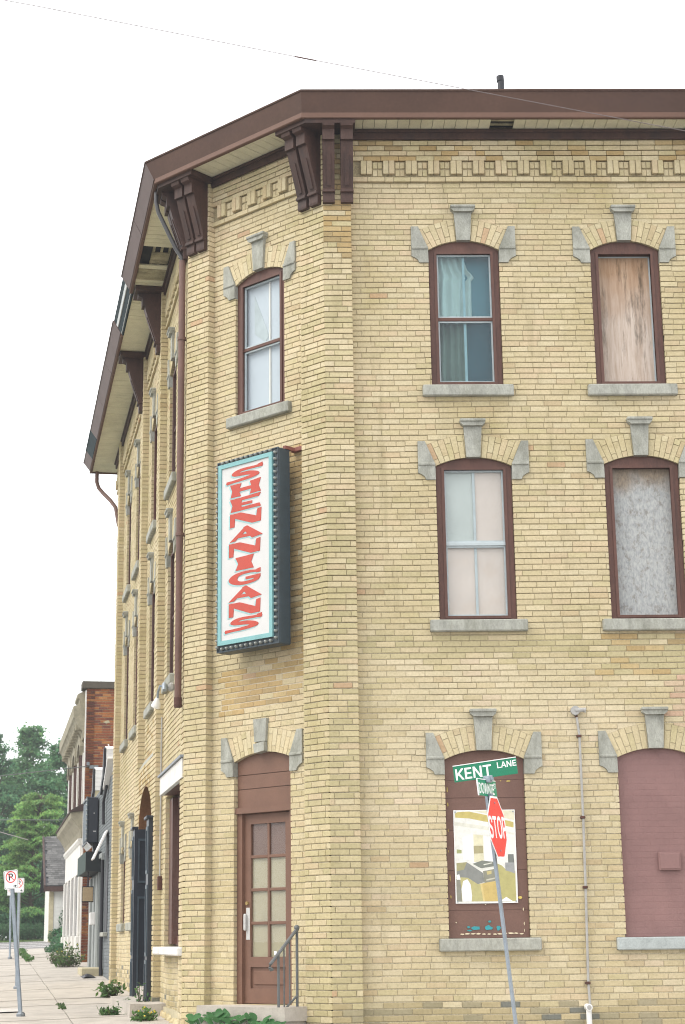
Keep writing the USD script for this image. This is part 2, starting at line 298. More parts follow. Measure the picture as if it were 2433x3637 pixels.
names, base = {}, {}
def numbered(parent, name):
    key = parent + "/" + name
    n = names.get(key, 0); names[key] = n + 1
    return key if n == 0 else f"{key}_{n:03d}"

def custom(p, label=None, cat=None, group=None, kind=None):
    for k, v in (("label", label), ("category", cat), ("group", group), ("kind", kind)):
        if v:
            p.SetCustomDataByKey(k, v)
    return p

def thing(name, at, label, cat, group=None):
    path = numbered("/World", name)
    x = UsdGeom.Xform.Define(stage, path); x.AddTranslateOp().Set(Gf.Vec3d(*map(float, at)))
    base[path] = np.asarray(at, float)
    custom(x.GetPrim(), label, cat, group)
    return path

def obj(name, mb, m, parent="/World", smooth=False, label=None, cat=None, group=None, kind=None, tone=False):
    """ONE Mesh prim under parent (a path); vertices are given in world space"""
    path = numbered(parent, name)
    v, f, c = mb.arrays() if isinstance(mb, MB) else (np.array(mb.vertices), np.array(mb.faces), None)
    root = "/".join(path.split("/")[:3])
    v = v - base.get(root, 0)
    material = M[m] if isinstance(m, str) else m
    me = usdkit.mesh(stage, path, (v, f), material, smooth=smooth)
    if tone:
        UsdGeom.PrimvarsAPI(me).CreatePrimvar("tone", Sdf.ValueTypeNames.Color3fArray, "vertex").Set(Vt.Vec3fArray.FromNumpy(c.astype(np.float32)))
    custom(me.GetPrim(), label, cat, group, kind)
    return path

def arc_poly(uc, w, z0, zs, rise, extra=0.0, n=18):
    """an opening with a segmental head: polygon in (u, z)"""
    h = w / 2 + extra
    R = ((w / 2) ** 2 + rise ** 2) / (2 * rise); zc = zs + rise - R
    Re = R + extra
    a = math.asin(min(1, h / Re))
    pts = [(uc - h, z0), (uc + h, z0)]
    pts += [(uc + Re * math.sin(t), zc + Re * math.cos(t)) for t in np.linspace(a, -a, n)]
    return Polygon(pts).buffer(0)

# ------------------------------------------------------------------ the plan of the corner building
AL, BE = math.radians(43.8), math.radians(10.19)
FRONT = Fr((0, 18.655, 0), (1, 0, 0), (0, -1, 0))
nC = np.array([-math.sin(AL), -math.cos(AL), 0]); dC = np.array([math.cos(AL), -math.sin(AL), 0])
B0 = np.array([0.316, 18.555, 0])
L0 = B0 - 2.34 * dC
CHAM = Fr(L0 - 0.1 * nC, dC, nC)                 # u from the left corner (0) to the right corner (2.34)
dL = np.array([-math.sin(BE), math.cos(BE), 0]); nL = np.array([-math.cos(BE), -math.sin(BE), 0])
LEFT = Fr(L0 - 0.1 * nL, dL, nL)                 # u along the side street
PIL = 0.1
COURSE, ZTOP = 0.0665, 10.845
XR = 5.55                                        # where the front wall ends, outside the picture
SEND = 13.2
def gz(s, t=0.0):
    """height of the ground: rises along the side street, falls a little to the kerb"""
    up = 0.6 + 0.0225 * min(s, 46) + 0.004 * max(0, s - 46)
    return up - 0.02 * t
def st(p):
    q = np.asarray(p, float)[:2] - L0[:2]
    return q @ dL[:2], q @ nL[:2]
def sp(s, t, z=0.0):
    p = L0 + s * dL + t * nL
    return np.array([p[0], p[1], gz(s, t) + z])

def line_x(p, d, q, e):
    A = np.array([[d[0], -e[0]], [d[1], -e[1]]]); t = np.linalg.solve(A, (q - p)[:2])
    return p[:2] + t[0] * d[:2]
def plan(wF, wC, wL, xr=XR, se=14.0):
    """the outline of the corner in plan at the given offsets: right end, two corners, far end"""
    pf = np.array([0, 18.655 - wF, 0]); pc = L0 + (wC - 0.1) * nC; pl = L0 + (wL - 0.1) * nL
    c1 = line_x(pf, np.array([1.0, 0, 0]), pc, dC); c2 = line_x(pc, dC, pl, dL)
    end = (pl + se * dL)[:2]
    return [np.array([xr, 18.655 - wF]), c1, c2, end]

BLD = thing("yellow_brick_building", L0 + [0, 0, 0.6], "three storey buff brick corner building with brown eaves and boarded windows", "building")

# openings: (centre, width, sill top, springing, rise)
F_OPEN = [("A", 1.968, 0.83, 7.775, 9.458, 0.115), ("B", 3.872, 0.815, 7.772, 9.45, 0.115),
          ("C", 2.003, 0.868, 5.028, 6.815, 0.10), ("D", 3.926, 0.855, 5.022, 6.825, 0.10),
          ("E", 2.012, 0.868, 1.585, 3.485, 0.10), ("F", 3.905, 0.86, 1.575, 3.487, 0.10)]
C_OPEN = [("window", 1.180, 0.83, 7.735, 9.435, 0.10), ("door", 1.205, 0.90, 0.91, 3.585, 0.085)]
L_OPEN = [("w", s, 0.86, z0, zs, 0.11) for s in (2.66, 5.42, 8.27, 10.28) for z0, zs in ((7.775, 9.455), (5.025, 6.82))]
L_OPEN += [("g", s, 0.86, 1.9, 3.1, 0.10) for s in (8.27, 10.28)]

def springer(uc, w, zs, side, top=0.29):
    x = lambda t: uc + side * (w / 2 + t)
    return Polygon([(x(0.001), zs - 0.165), (x(0.11), zs - 0.165), (x(0.125), zs - 0.13), (x(0.165), zs - 0.10), (x(0.2), zs - 0.085),
                    (x(0.2), zs + top), (x(0.118), zs + top), (x(0.005), zs + 0.02)]).buffer(0)
def keystone(uc, zc, zt):
    return Polygon([(uc - 0.08, zc), (uc + 0.08, zc), (uc + 0.105, zt - 0.065), (uc - 0.105, zt - 0.065)])
def keycap(uc, zt):
    return Polygon([(uc - 0.105, zt - 0.075), (uc + 0.105, zt - 0.075), (uc + 0.14, zt - 0.045), (uc + 0.14, zt), (uc - 0.14, zt), (uc - 0.14, zt - 0.045)])

def tone_of(kind, r=None):
    r = r or rng
    x = r.random()
    if kind == "buff":
        c = ((0.495, 0.425, 0.27) if x < 0.58 else (0.52, 0.455, 0.30) if x < 0.76 else (0.47, 0.41, 0.248) if x < 0.89 else (0.495, 0.41, 0.265) if x < 0.975 else (0.455, 0.37, 0.23) if x < 0.996 else (0.45, 0.32, 0.20))
    elif kind == "pale":
        c = (0.53, 0.465, 0.315) if x < 0.7 else (0.51, 0.44, 0.29) if x < 0.9 else (0.54, 0.455, 0.32)
    elif kind == "pink":
        c = (0.50, 0.395, 0.28) if x < 0.75 else (0.49, 0.345, 0.25)
    elif kind == "olive":
        c = (0.425, 0.375, 0.22) if x < 0.6 else (0.455, 0.40, 0.24)
    elif kind == "dark":
        c = ((0.40, 0.295, 0.145) if x < 0.6 else (0.45, 0.35, 0.185) if x < 0.85 else (0.345, 0.265, 0.14))
    elif kind == "grimy":
        c = ((0.38, 0.32, 0.19) if x < 0.5 else (0.44, 0.37, 0.22) if x < 0.72 else (0.31, 0.275, 0.18) if x < 0.94 else (0.17, 0.175, 0.15))
    elif kind == "red":
        c = ((0.23, 0.075, 0.038) if x < 0.5 else (0.31, 0.115, 0.042) if x < 0.74 else (0.15, 0.055, 0.04) if x < 0.93 else (0.38, 0.17, 0.065))
    k = r.uniform(0.95, 1.05)
    return tuple(y * k for y in c)

def wave(u, z, seed):
    p = np.stack([np.asarray(u) * 0.8, np.asarray(z) * 0.9, np.full_like(np.asarray(u, float), seed * 3.7)], -1)
    return (meshkit.noise(p, seed) - 0.5) * 0.024

def brick_pieces(regions, blocked, seed, depth=0.14, kind_at=None):
    """regions: (u0, u1, w, z0, z1). Returns (whole bricks as rows u0 u1 w z0 z1 tone, cut bricks as polygons)"""
    r = random.Random(seed)
    pb = prep(blocked)
    whole, cut = [], []
    k0 = int((ZTOP - max(q[4] for q in regions)) / COURSE) - 2
    k1 = int((ZTOP - min(q[3] for q in regions)) / COURSE) + 2
    for k in range(k0, k1):
        zt = ZTOP - k * COURSE; zb = zt - COURSE
        for (a, b, w, z0, z1) in regions:
            zm = (zt + zb) / 2
            if not (z0 <= zm < z1):
                continue
            L = 0.209
            u = a - (0.0 if k % 2 else 0.1045) - (0.05 if (k // 2) % 3 == 1 else 0)
            while u < b:
                ln = L + r.uniform(-0.006, 0.006)
                if r.random() < 0.05:
                    ln = 0.1045
                e = u + ln
                if b - e < 0.05:
                    e = b
                x0, x1 = max(u, a), min(e, b)
                g0, g1 = (0.0 if x0 == a else 0.0024), (0.0 if x1 == b else 0.0024)
                if x1 - x0 > 0.03:
                    kind = kind_at(0.5 * (x0 + x1), zm, r) if kind_at else "buff"
                    t = tone_of(kind, r)
                    row = (x0 + g0, x1 - g1, w + r.uniform(-0.0025, 0.0025), zb + 0.0058 + r.uniform(-0.0012, 0.0012), zt - 0.0055 + r.uniform(-0.0012, 0.0012), t)
                    q = sbox(row[0], row[3], row[1], row[4])
                    if pb.intersects(q):
                        if not pb.contains(q):
                            d = q.difference(blocked)
                            for g in getattr(d, "geoms", [d]):
                                if g.geom_type == "Polygon" and g.area > 2e-4:
                                    cut.append((g, row[2], t))
                    else:
                        whole.append(row)
                u = e
    return whole, cut

TPL_F = []
for i in range(4):
    j = (i + 1) % 4
    TPL_F += [(i, j, 4 + j), (i, 4 + j, 4 + i), (4 + i, 4 + j, 8 + j), (4 + i, 8 + j, 8 + i)]
TPL_F += [(8, 9, 10), (8, 10, 11)]
TPL_F = np.array(TPL_F)[:, ::-1]
def brick_mesh(mb, rows, seed, depth=0.14, c=0.0035):
    if not rows:
        return mb
    A = np.array([x[:5] for x in rows]); T = np.array([x[5] for x in rows])
    u0_, u1_, w, z0, z1 = A.T
    n = len(A); V = np.zeros((n, 12, 3))
    for ring, (inset, ww) in enumerate(((0, w - depth), (0, w - c), (c, w))):
        us = (u0_ + inset, u1_ - inset, u1_ - inset, u0_ + inset); zs_ = (z0 + inset, z0 + inset, z1 - inset, z1 - inset)
        for q in range(4):
            V[:, ring * 4 + q, 0], V[:, ring * 4 + q, 1], V[:, ring * 4 + q, 2] = us[q], ww, zs_[q]
    V[..., 2] += wave(V[..., 0], V[..., 2], seed)
    F = (TPL_F[None] + (np.arange(n) * 12)[:, None, None]).reshape(-1, 3)
    mb.v.append(V.reshape(-1, 3)); mb.f.append(F + mb.n); mb.n += n * 12; mb.c.append(np.repeat(T, 12, 0))
    return mb

def box_depth(p):
    return np.linalg.norm(p - CAM)

def visible(p):
    q = p - CAM; z = q @ fwd
    return z > 0 and abs(q @ cr) / z < 2433 / 2 / 6040 and abs(q @ cu) / z < 3637 / 2 / 6040

def wall(fr, regions, blocked, holes, core, seed, kind_at=None, label=None, single=0, extra_cores=()):
    """one wall: a mortar core as the part, bricks as its sub-parts"""
    mb = MB(fr).prism(core.difference(holes.buffer(0.012)), -0.26, -0.008)
    for q in extra_cores:
        if len(q) == 3:
            mb.prism(*q)
        else:
            mb.box(*q)
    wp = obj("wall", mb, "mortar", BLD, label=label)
    whole, cut = brick_pieces(regions, blocked, seed, kind_at=kind_at)
    if single:
        key = [(box_depth(fr.at((r[0] + r[1]) / 2, r[2], r[3])) if visible(fr.at((r[0] + r[1]) / 2, r[2], r[3])) and r[1] - r[0] > 0.17 and r[3] > 0.78 else 1e9) for r in whole]
        pick = set(np.argsort(key)[:single])
        for i in sorted(pick):
            obj("brick", brick_mesh(MB(fr), [whole[i]], seed), "brick", wp, tone=True)
        whole = [r for i, r in enumerate(whole) if i not in pick]
    mb = brick_mesh(MB(fr), whole, seed)
    for g, w, t in cut:
        mb.prism(g, w - 0.14, w, tone=t)
    obj("brickwork", mb, "brick", wp, tone=True, kind="stuff")
    return wp

def arch(fr, uc, w, zs, rise, wo=0.0, top=0.29, keytop=0.535, broken=False, name="window_arch", seed=3):
    """the stone and brick head of an opening; returns what it takes from the wall"""
    r = random.Random(seed)
    R = ((w / 2) ** 2 + rise ** 2) / (2 * rise); zc = zs + rise - R
    sp_l, sp_r = springer(uc, w, zs, -1, top), springer(uc, w, zs, 1, top)
    zk = zs + rise - 0.005
    key = keystone(uc, zk, zs + keytop); cap = keycap(uc, zs + keytop)
    a0 = math.asin((w / 2) / R)
    thick = 0.265
    amax = min(a0 * 1.0, 0.62)
    stones = unary_union([sp_l, sp_r, key])
    fullarc = [(uc + (R + thick) * math.sin(t), zc + (R + thick) * math.cos(t)) for t in np.linspace(-amax * 1.02, amax * 1.02, 16)]
    inner = [(uc + R * math.sin(t), zc + R * math.cos(t)) for t in np.linspace(amax * 1.02, -amax * 1.02, 16)]
    sector = Polygon(fullarc + inner).buffer(0)
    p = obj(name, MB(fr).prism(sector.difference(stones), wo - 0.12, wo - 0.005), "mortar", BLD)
    n = max(8, int(round(2 * amax * (R + 0.13) / 0.068)))
    for i in range(n):
        t0, t1 = -amax + 2 * amax * i / n, -amax + 2 * amax * (i + 1) / n
        gap = 0.0032
        split = 0.5 if i % 2 else None
        rings = [(0, 0.195), (0.201, thick)] if i % 2 else [(0, 0.064), (0.070, thick)]
        for ra, rb in rings:
            q = []
            for rad, sgn, tt in ((R + ra, 1, t0), (R + rb, 1, t0), (R + rb, -1, t1), (R + ra, -1, t1)):
                q.append((uc + rad * math.sin(tt) + sgn * gap * math.cos(tt), zc + rad * math.cos(tt) - sgn * gap * math.sin(tt)))
            g = Polygon(q).buffer(0).difference(stones.buffer(0.003))
            if g.is_empty or g.area < 4e-4:
                continue
            t = tone_of("buff", r); t = (t[0], t[1] * 1.01, t[2])
            ww = wo + r.uniform(0.0, 0.006)
            obj("voussoir", MB(fr).prism(g, ww - 0.14, ww, tone=t), "brick", p, tone=True)
    for s_ in (sp_l, sp_r):
        mb = MB(fr).prism(s_, wo - 0.1, wo + 0.022)
        b = s_.bounds
        mb.box(b[0] + 0.002, b[2] - (0.004 if s_ is sp_l else 0.0) if s_ is sp_l else b[2] - 0.002, wo + 0.018, wo + 0.036, zs + 0.0, zs + 0.035, ch=0.008)
        obj("springer_stone", mb, "stone", p)
    if broken:
        k1 = key.intersection(sbox(uc - 1, zk + 0.12, uc + 1, 99)); k2 = key.intersection(sbox(uc - 1, zk, uc + 1, zk + 0.105))
        kp = obj("keystone", MB(fr).prism(k1, wo - 0.1, wo + 0.035).prism(affinity.rotate(k2, 7), wo - 0.1, wo + 0.05), "stone", p, label="cracked keystone with its foot split off")
    else:
        kp = obj("keystone", MB(fr).prism(key, wo - 0.1, wo + 0.035), "stone", p)
        mb = MB(fr).prism(cap, wo - 0.1, wo + 0.075).box(uc - 0.148, uc + 0.148, wo - 0.05, wo + 0.092, zs + keytop - 0.028, zs + keytop + 0.006, ch=0.008)
        obj("keystone_cap", mb, "stone", p)
    return unary_union([sector, stones, cap if not broken else Polygon()])

def sill(fr, uc, w, z, m="stone", t=0.132, parent=None, over=0.11, wo=0.0, jag=0.0):
    mb = MB(fr).box(uc - w / 2 - over, uc + w / 2 + over, wo - 0.16, wo + 0.065, z - t, z, ch=0.012)
    return obj("sill", mb, m, parent)

def sill_block(uc, w, z, t=0.132, over=0.11):
    return sbox(uc - w / 2 - over, z - t, uc + w / 2 + over, z)

def frame_poly(uc, w, z0, zs, rise, side, head, foot):
    return arc_poly(uc, w - 0.006, z0, zs, rise).difference(sbox(uc - w / 2 + side, z0 + foot, uc + w / 2 - side, zs - head))

def window(fr, uc, w, z0, zs, rise, kind, label=None, m_frame="maroon", wo=0.04, sill_m="stone", lite=False):
    op = arc_poly(uc, w, z0, zs, rise)
    side, head, foot = 0.085, 0.03, 0.04
    p = obj("window", MB(fr).prism(frame_poly(uc, w, z0, zs, rise, side, head, foot), wo - 0.2, wo - 0.075), m_frame, BLD, label=label)
    # a thin bead round the inside of the frame
    a, b, c, d = uc - w / 2 + side, uc + w / 2 - side, z0 + foot, zs - head
    bead = sbox(a - 0.02, c - 0.018, b + 0.02, d + 0.018).difference(sbox(a + 0.012, c + 0.012, b - 0.012, d - 0.012))
    obj("frame_bead", MB(fr).prism(bead, wo - 0.08, wo - 0.062), m_frame, p)
    if sill_m:
        sill(fr, uc, w, z0 - 0.002, sill_m, parent=p, wo=0.0)
    a, b, c, d = a + 0.012, b - 0.012, c + 0.012, d - 0.012
    zm = c + (d - c) * 0.49
    if kind in ("glass_curtain", "glass_board", "glass_blind", "glass_dark"):
        obj("meeting_rail", MB(fr).box(a - 0.01, b + 0.01, wo - 0.13, wo - 0.085, zm - 0.02, zm + 0.02, ch=0.004), "sash" if kind == "glass_board" else m_frame, p)
        if not lite:
            for i, (q0, q1) in enumerate(((c, zm - 0.02), (zm + 0.02, d))):
                rim = sbox(a, q0, b, q1).difference(sbox(a + 0.018, q0 + 0.02, b - 0.018, q1 - 0.02))
                obj("sash", MB(fr).prism(rim, wo - 0.125, wo - 0.1), "sash", p)
            if kind != "glass_blind":
                obj("mullion", MB(fr).box(uc - 0.014, uc + 0.014, wo - (0.165 if kind == "glass_curtain" else 0.134), wo - (0.135 if kind == "glass_curtain" else 0.122), c, d), "sash", p)
            else:
                obj("mullion", MB(fr).box(uc + 0.06, uc + 0.082, wo - 0.159, wo - 0.14, c, d), "curtain", p)
                obj("torn_blind", MB(fr).prism(Polygon([(uc - 0.2, d - 0.12), (uc + 0.05, zm + 0.12), (uc - 0.02, zm + 0.06), (uc - 0.2, zm + 0.2)]), wo - 0.158, wo - 0.155), "sash", p)
        gm = "glass" if kind in ("glass_curtain",) else "glass_plain"
        for q0, q1 in ((c, zm - 0.02), (zm + 0.02, d)):
            obj("pane", MB(fr).box(a, b, wo - 0.114, wo - 0.110, q0, q1), gm, p)
        if kind == "glass_curtain":
            # room behind, with a pale drape on the left half and a narrow fold beside the mullion
            room = MB(fr)
            room.box(a - 0.3, b + 0.3, wo - 1.0, wo - 0.98, c - 0.2, d + 0.2)
            for x in (a - 0.3, b + 0.3):
                room.box(x - 0.01, x + 0.01, wo - 1.0, wo - 0.2, c - 0.2, d + 0.2)
            for z in (c - 0.2, d + 0.2):
                room.box(a - 0.3, b + 0.3, wo - 1.0, wo - 0.2, z - 0.01, z + 0.01)
            obj("room_interior", room, "dark_room", p)
            obj("added_teal_backing", MB(fr).box(uc + 0.02, b + 0.04, wo - 0.26, wo - 0.25, c - 0.02, zm - 0.001), "deep_teal_backing", p)  # added backing panel, no real blind; darker tone for the lower pane
            obj("added_teal_backing", MB(fr).box(uc + 0.02, b + 0.04, wo - 0.25, wo - 0.24, zm, d + 0.05), "added_teal_backing", p)  # added backing panel, paler: stronger pane reflection put into its colour
            def drape(edge, z0_, z1_, x0_, back=0.0):
                nz, nx = 22, 26; v = []
                for i in range(nz):
                    zz = z0_ + (z1_ - z0_) * i / (nz - 1); e = edge(i / (nz - 1))
                    for j in range(nx):
                        x = x0_ + (e - x0_) * j / (nx - 1)
                        v.append((x, wo - 0.22 - back + 0.03 * math.sin(j * 1.15 + 0.4 * math.sin(i * 0.3)) + 0.01 * math.sin(j * 2.7), zz))
                f = [q for i in range(nz - 1) for j in range(nx - 1) for q in ((i * nx + j, i * nx + j + 1, (i + 1) * nx + j + 1), (i * nx + j, (i + 1) * nx + j + 1, (i + 1) * nx + j))]
                return MB(fr).raw(v, f)
            obj("curtain", drape(lambda t: uc + 0.10 if t < 0.62 else uc + 0.10 - 0.10 * (t - 0.62) / 0.38 if t > 0.72 else uc + 0.10 + 0.035 * math.sin((t - 0.62) * 31), zm + 0.0, d + 0.05, a - 0.05), "curtain", p, smooth=True)
            obj("curtain", drape(lambda t: uc + 0.045, c - 0.05, zm + 0.12, a - 0.05, 0.05), M["netting"], p, smooth=True)
        elif kind == "glass_board":
            obj("inner_board", MB(fr).box(a - 0.02, uc - 0.004, wo - 0.150, wo - 0.136, c - 0.02, zm + 0.02), "pinkboard", p)
            obj("inner_board", MB(fr).box(uc + 0.004, b + 0.02, wo - 0.152, wo - 0.138, c - 0.02, d + 0.02), "pinkboard", p)
            obj("inner_board", MB(fr).box(a - 0.02, uc - 0.004, wo - 0.150, wo - 0.136, zm + 0.02, d + 0.02), "greyboard", p)
        elif kind == "glass_blind":
            obj("blind", MB(fr).box(a - 0.02, b + 0.02, wo - 0.17, wo - 0.16, c - 0.02, d + 0.02), "bluecurtain", p)
        else:
            obj("room_interior", MB(fr).box(a - 0.05, b + 0.05, wo - 0.30, wo - 0.25, c - 0.05, d + 0.05), "dark_room", p)
    elif kind == "plywood":
        obj("board", MB(fr).box(a - 0.01, b + 0.01, wo - 0.19, wo - 0.165, c - 0.01, d + 0.01), "plywood", p)
        obj("sash_bead", MB(fr).box(b - 0.012, b + 0.004, wo - 0.165, wo - 0.15, c, d).box(a + 0.02, b - 0.012, wo - 0.165, wo - 0.15, d - 0.012, d), "sash", p)
    elif kind == "osb":
        obj("board", MB(fr).box(a - 0.01, b + 0.01, wo - 0.18, wo - 0.155, c - 0.01, d + 0.01), "osb", p)
    return p

M["greyboard"] = plain("pale_grey_green_board", (0.44, 0.475, 0.45), 0.8, 0.08, 2.5, 0.05)
M["added_teal_backing"] = plain("pale_reflection_teal", (0.135, 0.225, 0.255), 0.8, 0.08, 2.5, 0.03)  # upper pane reflection painted into the backing
M["deep_teal_backing"] = plain("deep_teal_backing", (0.045, 0.095, 0.115), 0.8, 0.08, 2.5, 0.03)
M["netting"] = plain("dusty_grey_drape", (0.25, 0.255, 0.20), 0.9, 0.2, 4, 0.05)

# ------------------------------------------------------------------ front wall
hF = unary_union([arc_poly(c, w, z0, zs, r) for _, c, w, z0, zs, r in F_OPEN])
blF = [hF]
for i, (n_, c, w, z0, zs, r) in enumerate(F_OPEN):
    blF.append(arch(FRONT, c, w, zs, r, seed=20 + i))
    blF.append(sill_block(c, w, z0))
blF = unary_union(blF).buffer(0.002)
ZB = 10.313                                       # foot of the corbelled band
def front_kind(u, z, r):
    if z < 0.84:
        return "grimy"
    if 0.84 <= z < 0.91 and r.random() < 0.75:
        return "grimy"
    if u < 0.646:
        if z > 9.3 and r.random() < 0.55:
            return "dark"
        return "olive" if r.random() < (0.6 if z < 4.5 else 0.35) else "buff"
    if 3.35 < u < 4.5 and 4.42 < z < 4.89 and r.random() < 0.75:
        return "dark" if r.random() < 0.3 else "olive"
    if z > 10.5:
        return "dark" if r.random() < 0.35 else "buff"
    if u > 4.12 and 3.75 < z < 4.95 and r.random() < 0.55:
        return "pink"
    if 1.1 < u < 3.3 and 3.2 < z < 4.60 and r.random() < 0.75:
        return "pale"
    if 0.7 < u < 4.4 and 4.60 < z < 4.86 and r.random() < 0.6:
        return "olive"
    if z < 4.6 and r.random() < 0.3:
        return "pale"
    return "buff"
cF = sbox(0.30, -0.3, XR, 11.2)
wallF = wall(FRONT, [(0.645, XR, 0.0, -0.2, ZB), (0.318, 0.645, PIL, -0.2, 10.97), (0.645, XR, 0.035, ZB, ZB + COURSE), (0.645, XR, 0.0, ZB + COURSE, ZTOP - 4 * COURSE), (0.645, XR, 0.04, ZTOP - 4 * COURSE, 10.97)],
             blF, hF, cF, 1, front_kind, "front wall of buff brick in running bond", single=300, extra_cores=[(0.326, 0.637, -0.01, 0.087, -0.3, 10.97)])

# ------------------------------------------------------------------ chamfered corner wall
hC = unary_union([arc_poly(c, w, z0, zs, r) for _, c, w, z0, zs, r in C_OPEN])
blC = [hC, arch(CHAM, 1.180, 0.83, 9.435, 0.10, seed=40), sill_block(1.180, 0.83, 7.735, over=0.115), arch(CHAM, 1.205, 0.90, 3.585, 0.085, top=0.29, keytop=0.525, broken=True, name="door_arch", seed=41)]
blC = unary_union(blC).buffer(0.002)
patch = Polygon([(0.52, 4.62), (1.9, 4.75), (1.86, 4.32), (1.62, 4.2), (0.52, 4.14)])
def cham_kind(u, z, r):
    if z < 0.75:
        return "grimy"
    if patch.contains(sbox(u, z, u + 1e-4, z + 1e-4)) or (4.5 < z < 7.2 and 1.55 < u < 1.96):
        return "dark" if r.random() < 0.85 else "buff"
    if u > 1.96 and r.random() < (0.6 if z < 4.5 else 0.35):
        return "olive"
    if u < 0.38 and z < 2.2 and r.random() < 0.4:
        return "olive"
    return "buff"
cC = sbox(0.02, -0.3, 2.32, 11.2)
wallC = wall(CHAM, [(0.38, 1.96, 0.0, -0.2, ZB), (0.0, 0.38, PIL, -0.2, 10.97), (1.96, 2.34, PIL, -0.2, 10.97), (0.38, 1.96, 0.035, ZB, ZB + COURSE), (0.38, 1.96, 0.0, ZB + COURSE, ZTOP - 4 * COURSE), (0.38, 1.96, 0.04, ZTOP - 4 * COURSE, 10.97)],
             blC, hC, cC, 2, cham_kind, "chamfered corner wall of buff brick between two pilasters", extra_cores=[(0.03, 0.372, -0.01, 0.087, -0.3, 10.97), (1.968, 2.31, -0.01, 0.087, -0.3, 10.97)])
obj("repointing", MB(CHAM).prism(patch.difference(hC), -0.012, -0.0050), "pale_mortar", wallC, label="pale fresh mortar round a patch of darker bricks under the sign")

# ------------------------------------------------------------------ wall on the side street
store = sbox(0.4, 1.53, 3.02, 3.47)
portal = unary_union([sbox(4.0, 0.3, 6.1, 3.2), Polygon([(5.05 + 1.05 * math.cos(t), 3.19 + 0.6 * math.sin(t)) for t in np.linspace(0, math.pi, 28)])])
hL = unary_union([arc_poly(c, w, z0, zs, r) for _, c, w, z0, zs, r in L_OPEN] + [store, portal])
blL = [hL, sbox(0.0, 1.43, 3.1, 1.53)]
for i, (n_, c, w, z0, zs, r) in enumerate(L_OPEN):
    blL.append(arch(LEFT, c, w, zs, r, seed=60 + i)); blL.append(sill_block(c, w, z0))
blL = unary_union(blL).buffer(0.002)
def left_kind(u, z, r):
    if z < gz(u) + 0.35 and r.random() < 0.6:
        return "grimy"
    return "dark" if 4.2 < u < 6.2 and 3.3 < z < 4.8 and r.random() < 0.4 else "buff"
PL = [(0.0, 0.37), (3.5, 3.87), (6.43, 6.8), (11.53, 11.9)]
regs, edges = [], [0.37, 3.5, 3.87, 6.43, 6.8, 11.53, 11.9, SEND]
for a, b in PL:
    regs.append((a, b, PIL, 0.2, 10.97))
ZP = 4.12
regs.append((3.87, 6.43, PIL, 0.2, ZP))
for a, b in zip(edges[::2], edges[1::2]):
    regs += [(a, b, 0.0, ZP if a == 3.87 else 0.2, ZB), (a, b, 0.035, ZB, ZB + COURSE), (a, b, 0.0, ZB + COURSE, ZTOP - 4 * COURSE), (a, b, 0.04, ZTOP - 4 * COURSE, 10.97)]
wallL = wall(LEFT, regs, blL, hL, sbox(0.02, 0.0, SEND - 0.01, 11.2), 3, left_kind, "long side wall of buff brick with pilasters", extra_cores=[(a + (0.03 if a == 0 else 0.008), b - 0.008, -0.01, 0.087, 0.0, 10.97) for a, b in PL] + [(sbox(3.875, 0.1, 6.425, ZP).difference(portal.buffer(0.012)), -0.02, 0.087), (Polygon([(3.87, ZP), (6.43, ZP), (6.43, ZP + 0.004), (3.87, ZP + 0.004)]), -0.05, 0.1)])
obj("weathering", MB(LEFT).prism(Polygon([(-0.02, ZP), (0.1, ZP), (0.005, ZP + 0.16), (-0.02, ZP + 0.16)]), 3.87, 6.43, axis="u"), "stone", wallL)
# plain end and back walls so that the building is a solid block
mb = MB()
q = [np.array([XR, 18.655 + 0.3]), np.array([XR, 31.0]), (LEFT.at(SEND, -0.3, 0))[:2] + np.array([3.0, 0.4]), (LEFT.at(SEND - 0.02, -0.01, 0))[:2]]
for a, b in zip(q[:-1], q[1:]):
    d = (b - a) / np.linalg.norm(b - a); n = np.array([d[1], -d[0]])
    mb.prism(Polygon([a, b, b - 0.2 * n, a - 0.2 * n]), -0.3, 11.2, axis="z")
obj("rear_wall", mb, "beige", BLD, label="plain rear walls")

# dentils of the corbelled band: pairs of bricks on end with headers between them
def dentils(fr, a, b, seed, pitch=0.268, first=0.0):
    r = random.Random(seed)
    z0, z1 = ZB + COURSE + 0.004, ZTOP - 4 * COURSE - 0.004
    p = None
    u = a + first
    band = MB(fr).box(a, b, -0.02, 0.012, z0, z1)
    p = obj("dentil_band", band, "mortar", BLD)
    while u < b - 0.1:
        for k in (0, 1):
            x = u + k * 0.069
            if x + 0.064 < b:
                obj("dentil", MB(fr).box(x, x + 0.064, 0, 0.062 + r.uniform(-0.003, 0.004), z0 + 0.022, z1, tone=tone_of("buff", r), ch=0.005), "brick", p, tone=True)
        for zz in (z0 + 0.005, z0 + 0.105):
            x0, x1 = u + 0.145, min(u + pitch - 0.012, b)
            if x1 - x0 > 0.05:
                xm = (x0 + x1) / 2
                for s0, s1 in ((x0, xm - 0.003), (xm + 0.003, x1)):
                    obj("header_brick", MB(fr).box(s0, s1, 0, 0.026, zz, zz + 0.078, tone=tone_of("buff", r), ch=0.004), "brick", p, tone=True)
        u += pitch
dentils(FRONT, 0.65, XR, 1, first=0.12)
dentils(CHAM, 0.385, 1.955, 2, first=0.10)
for a, b in zip(edges[::2], edges[1::2]):
    dentils(LEFT, a + 0.005, b - 0.005, 3, first=0.08)

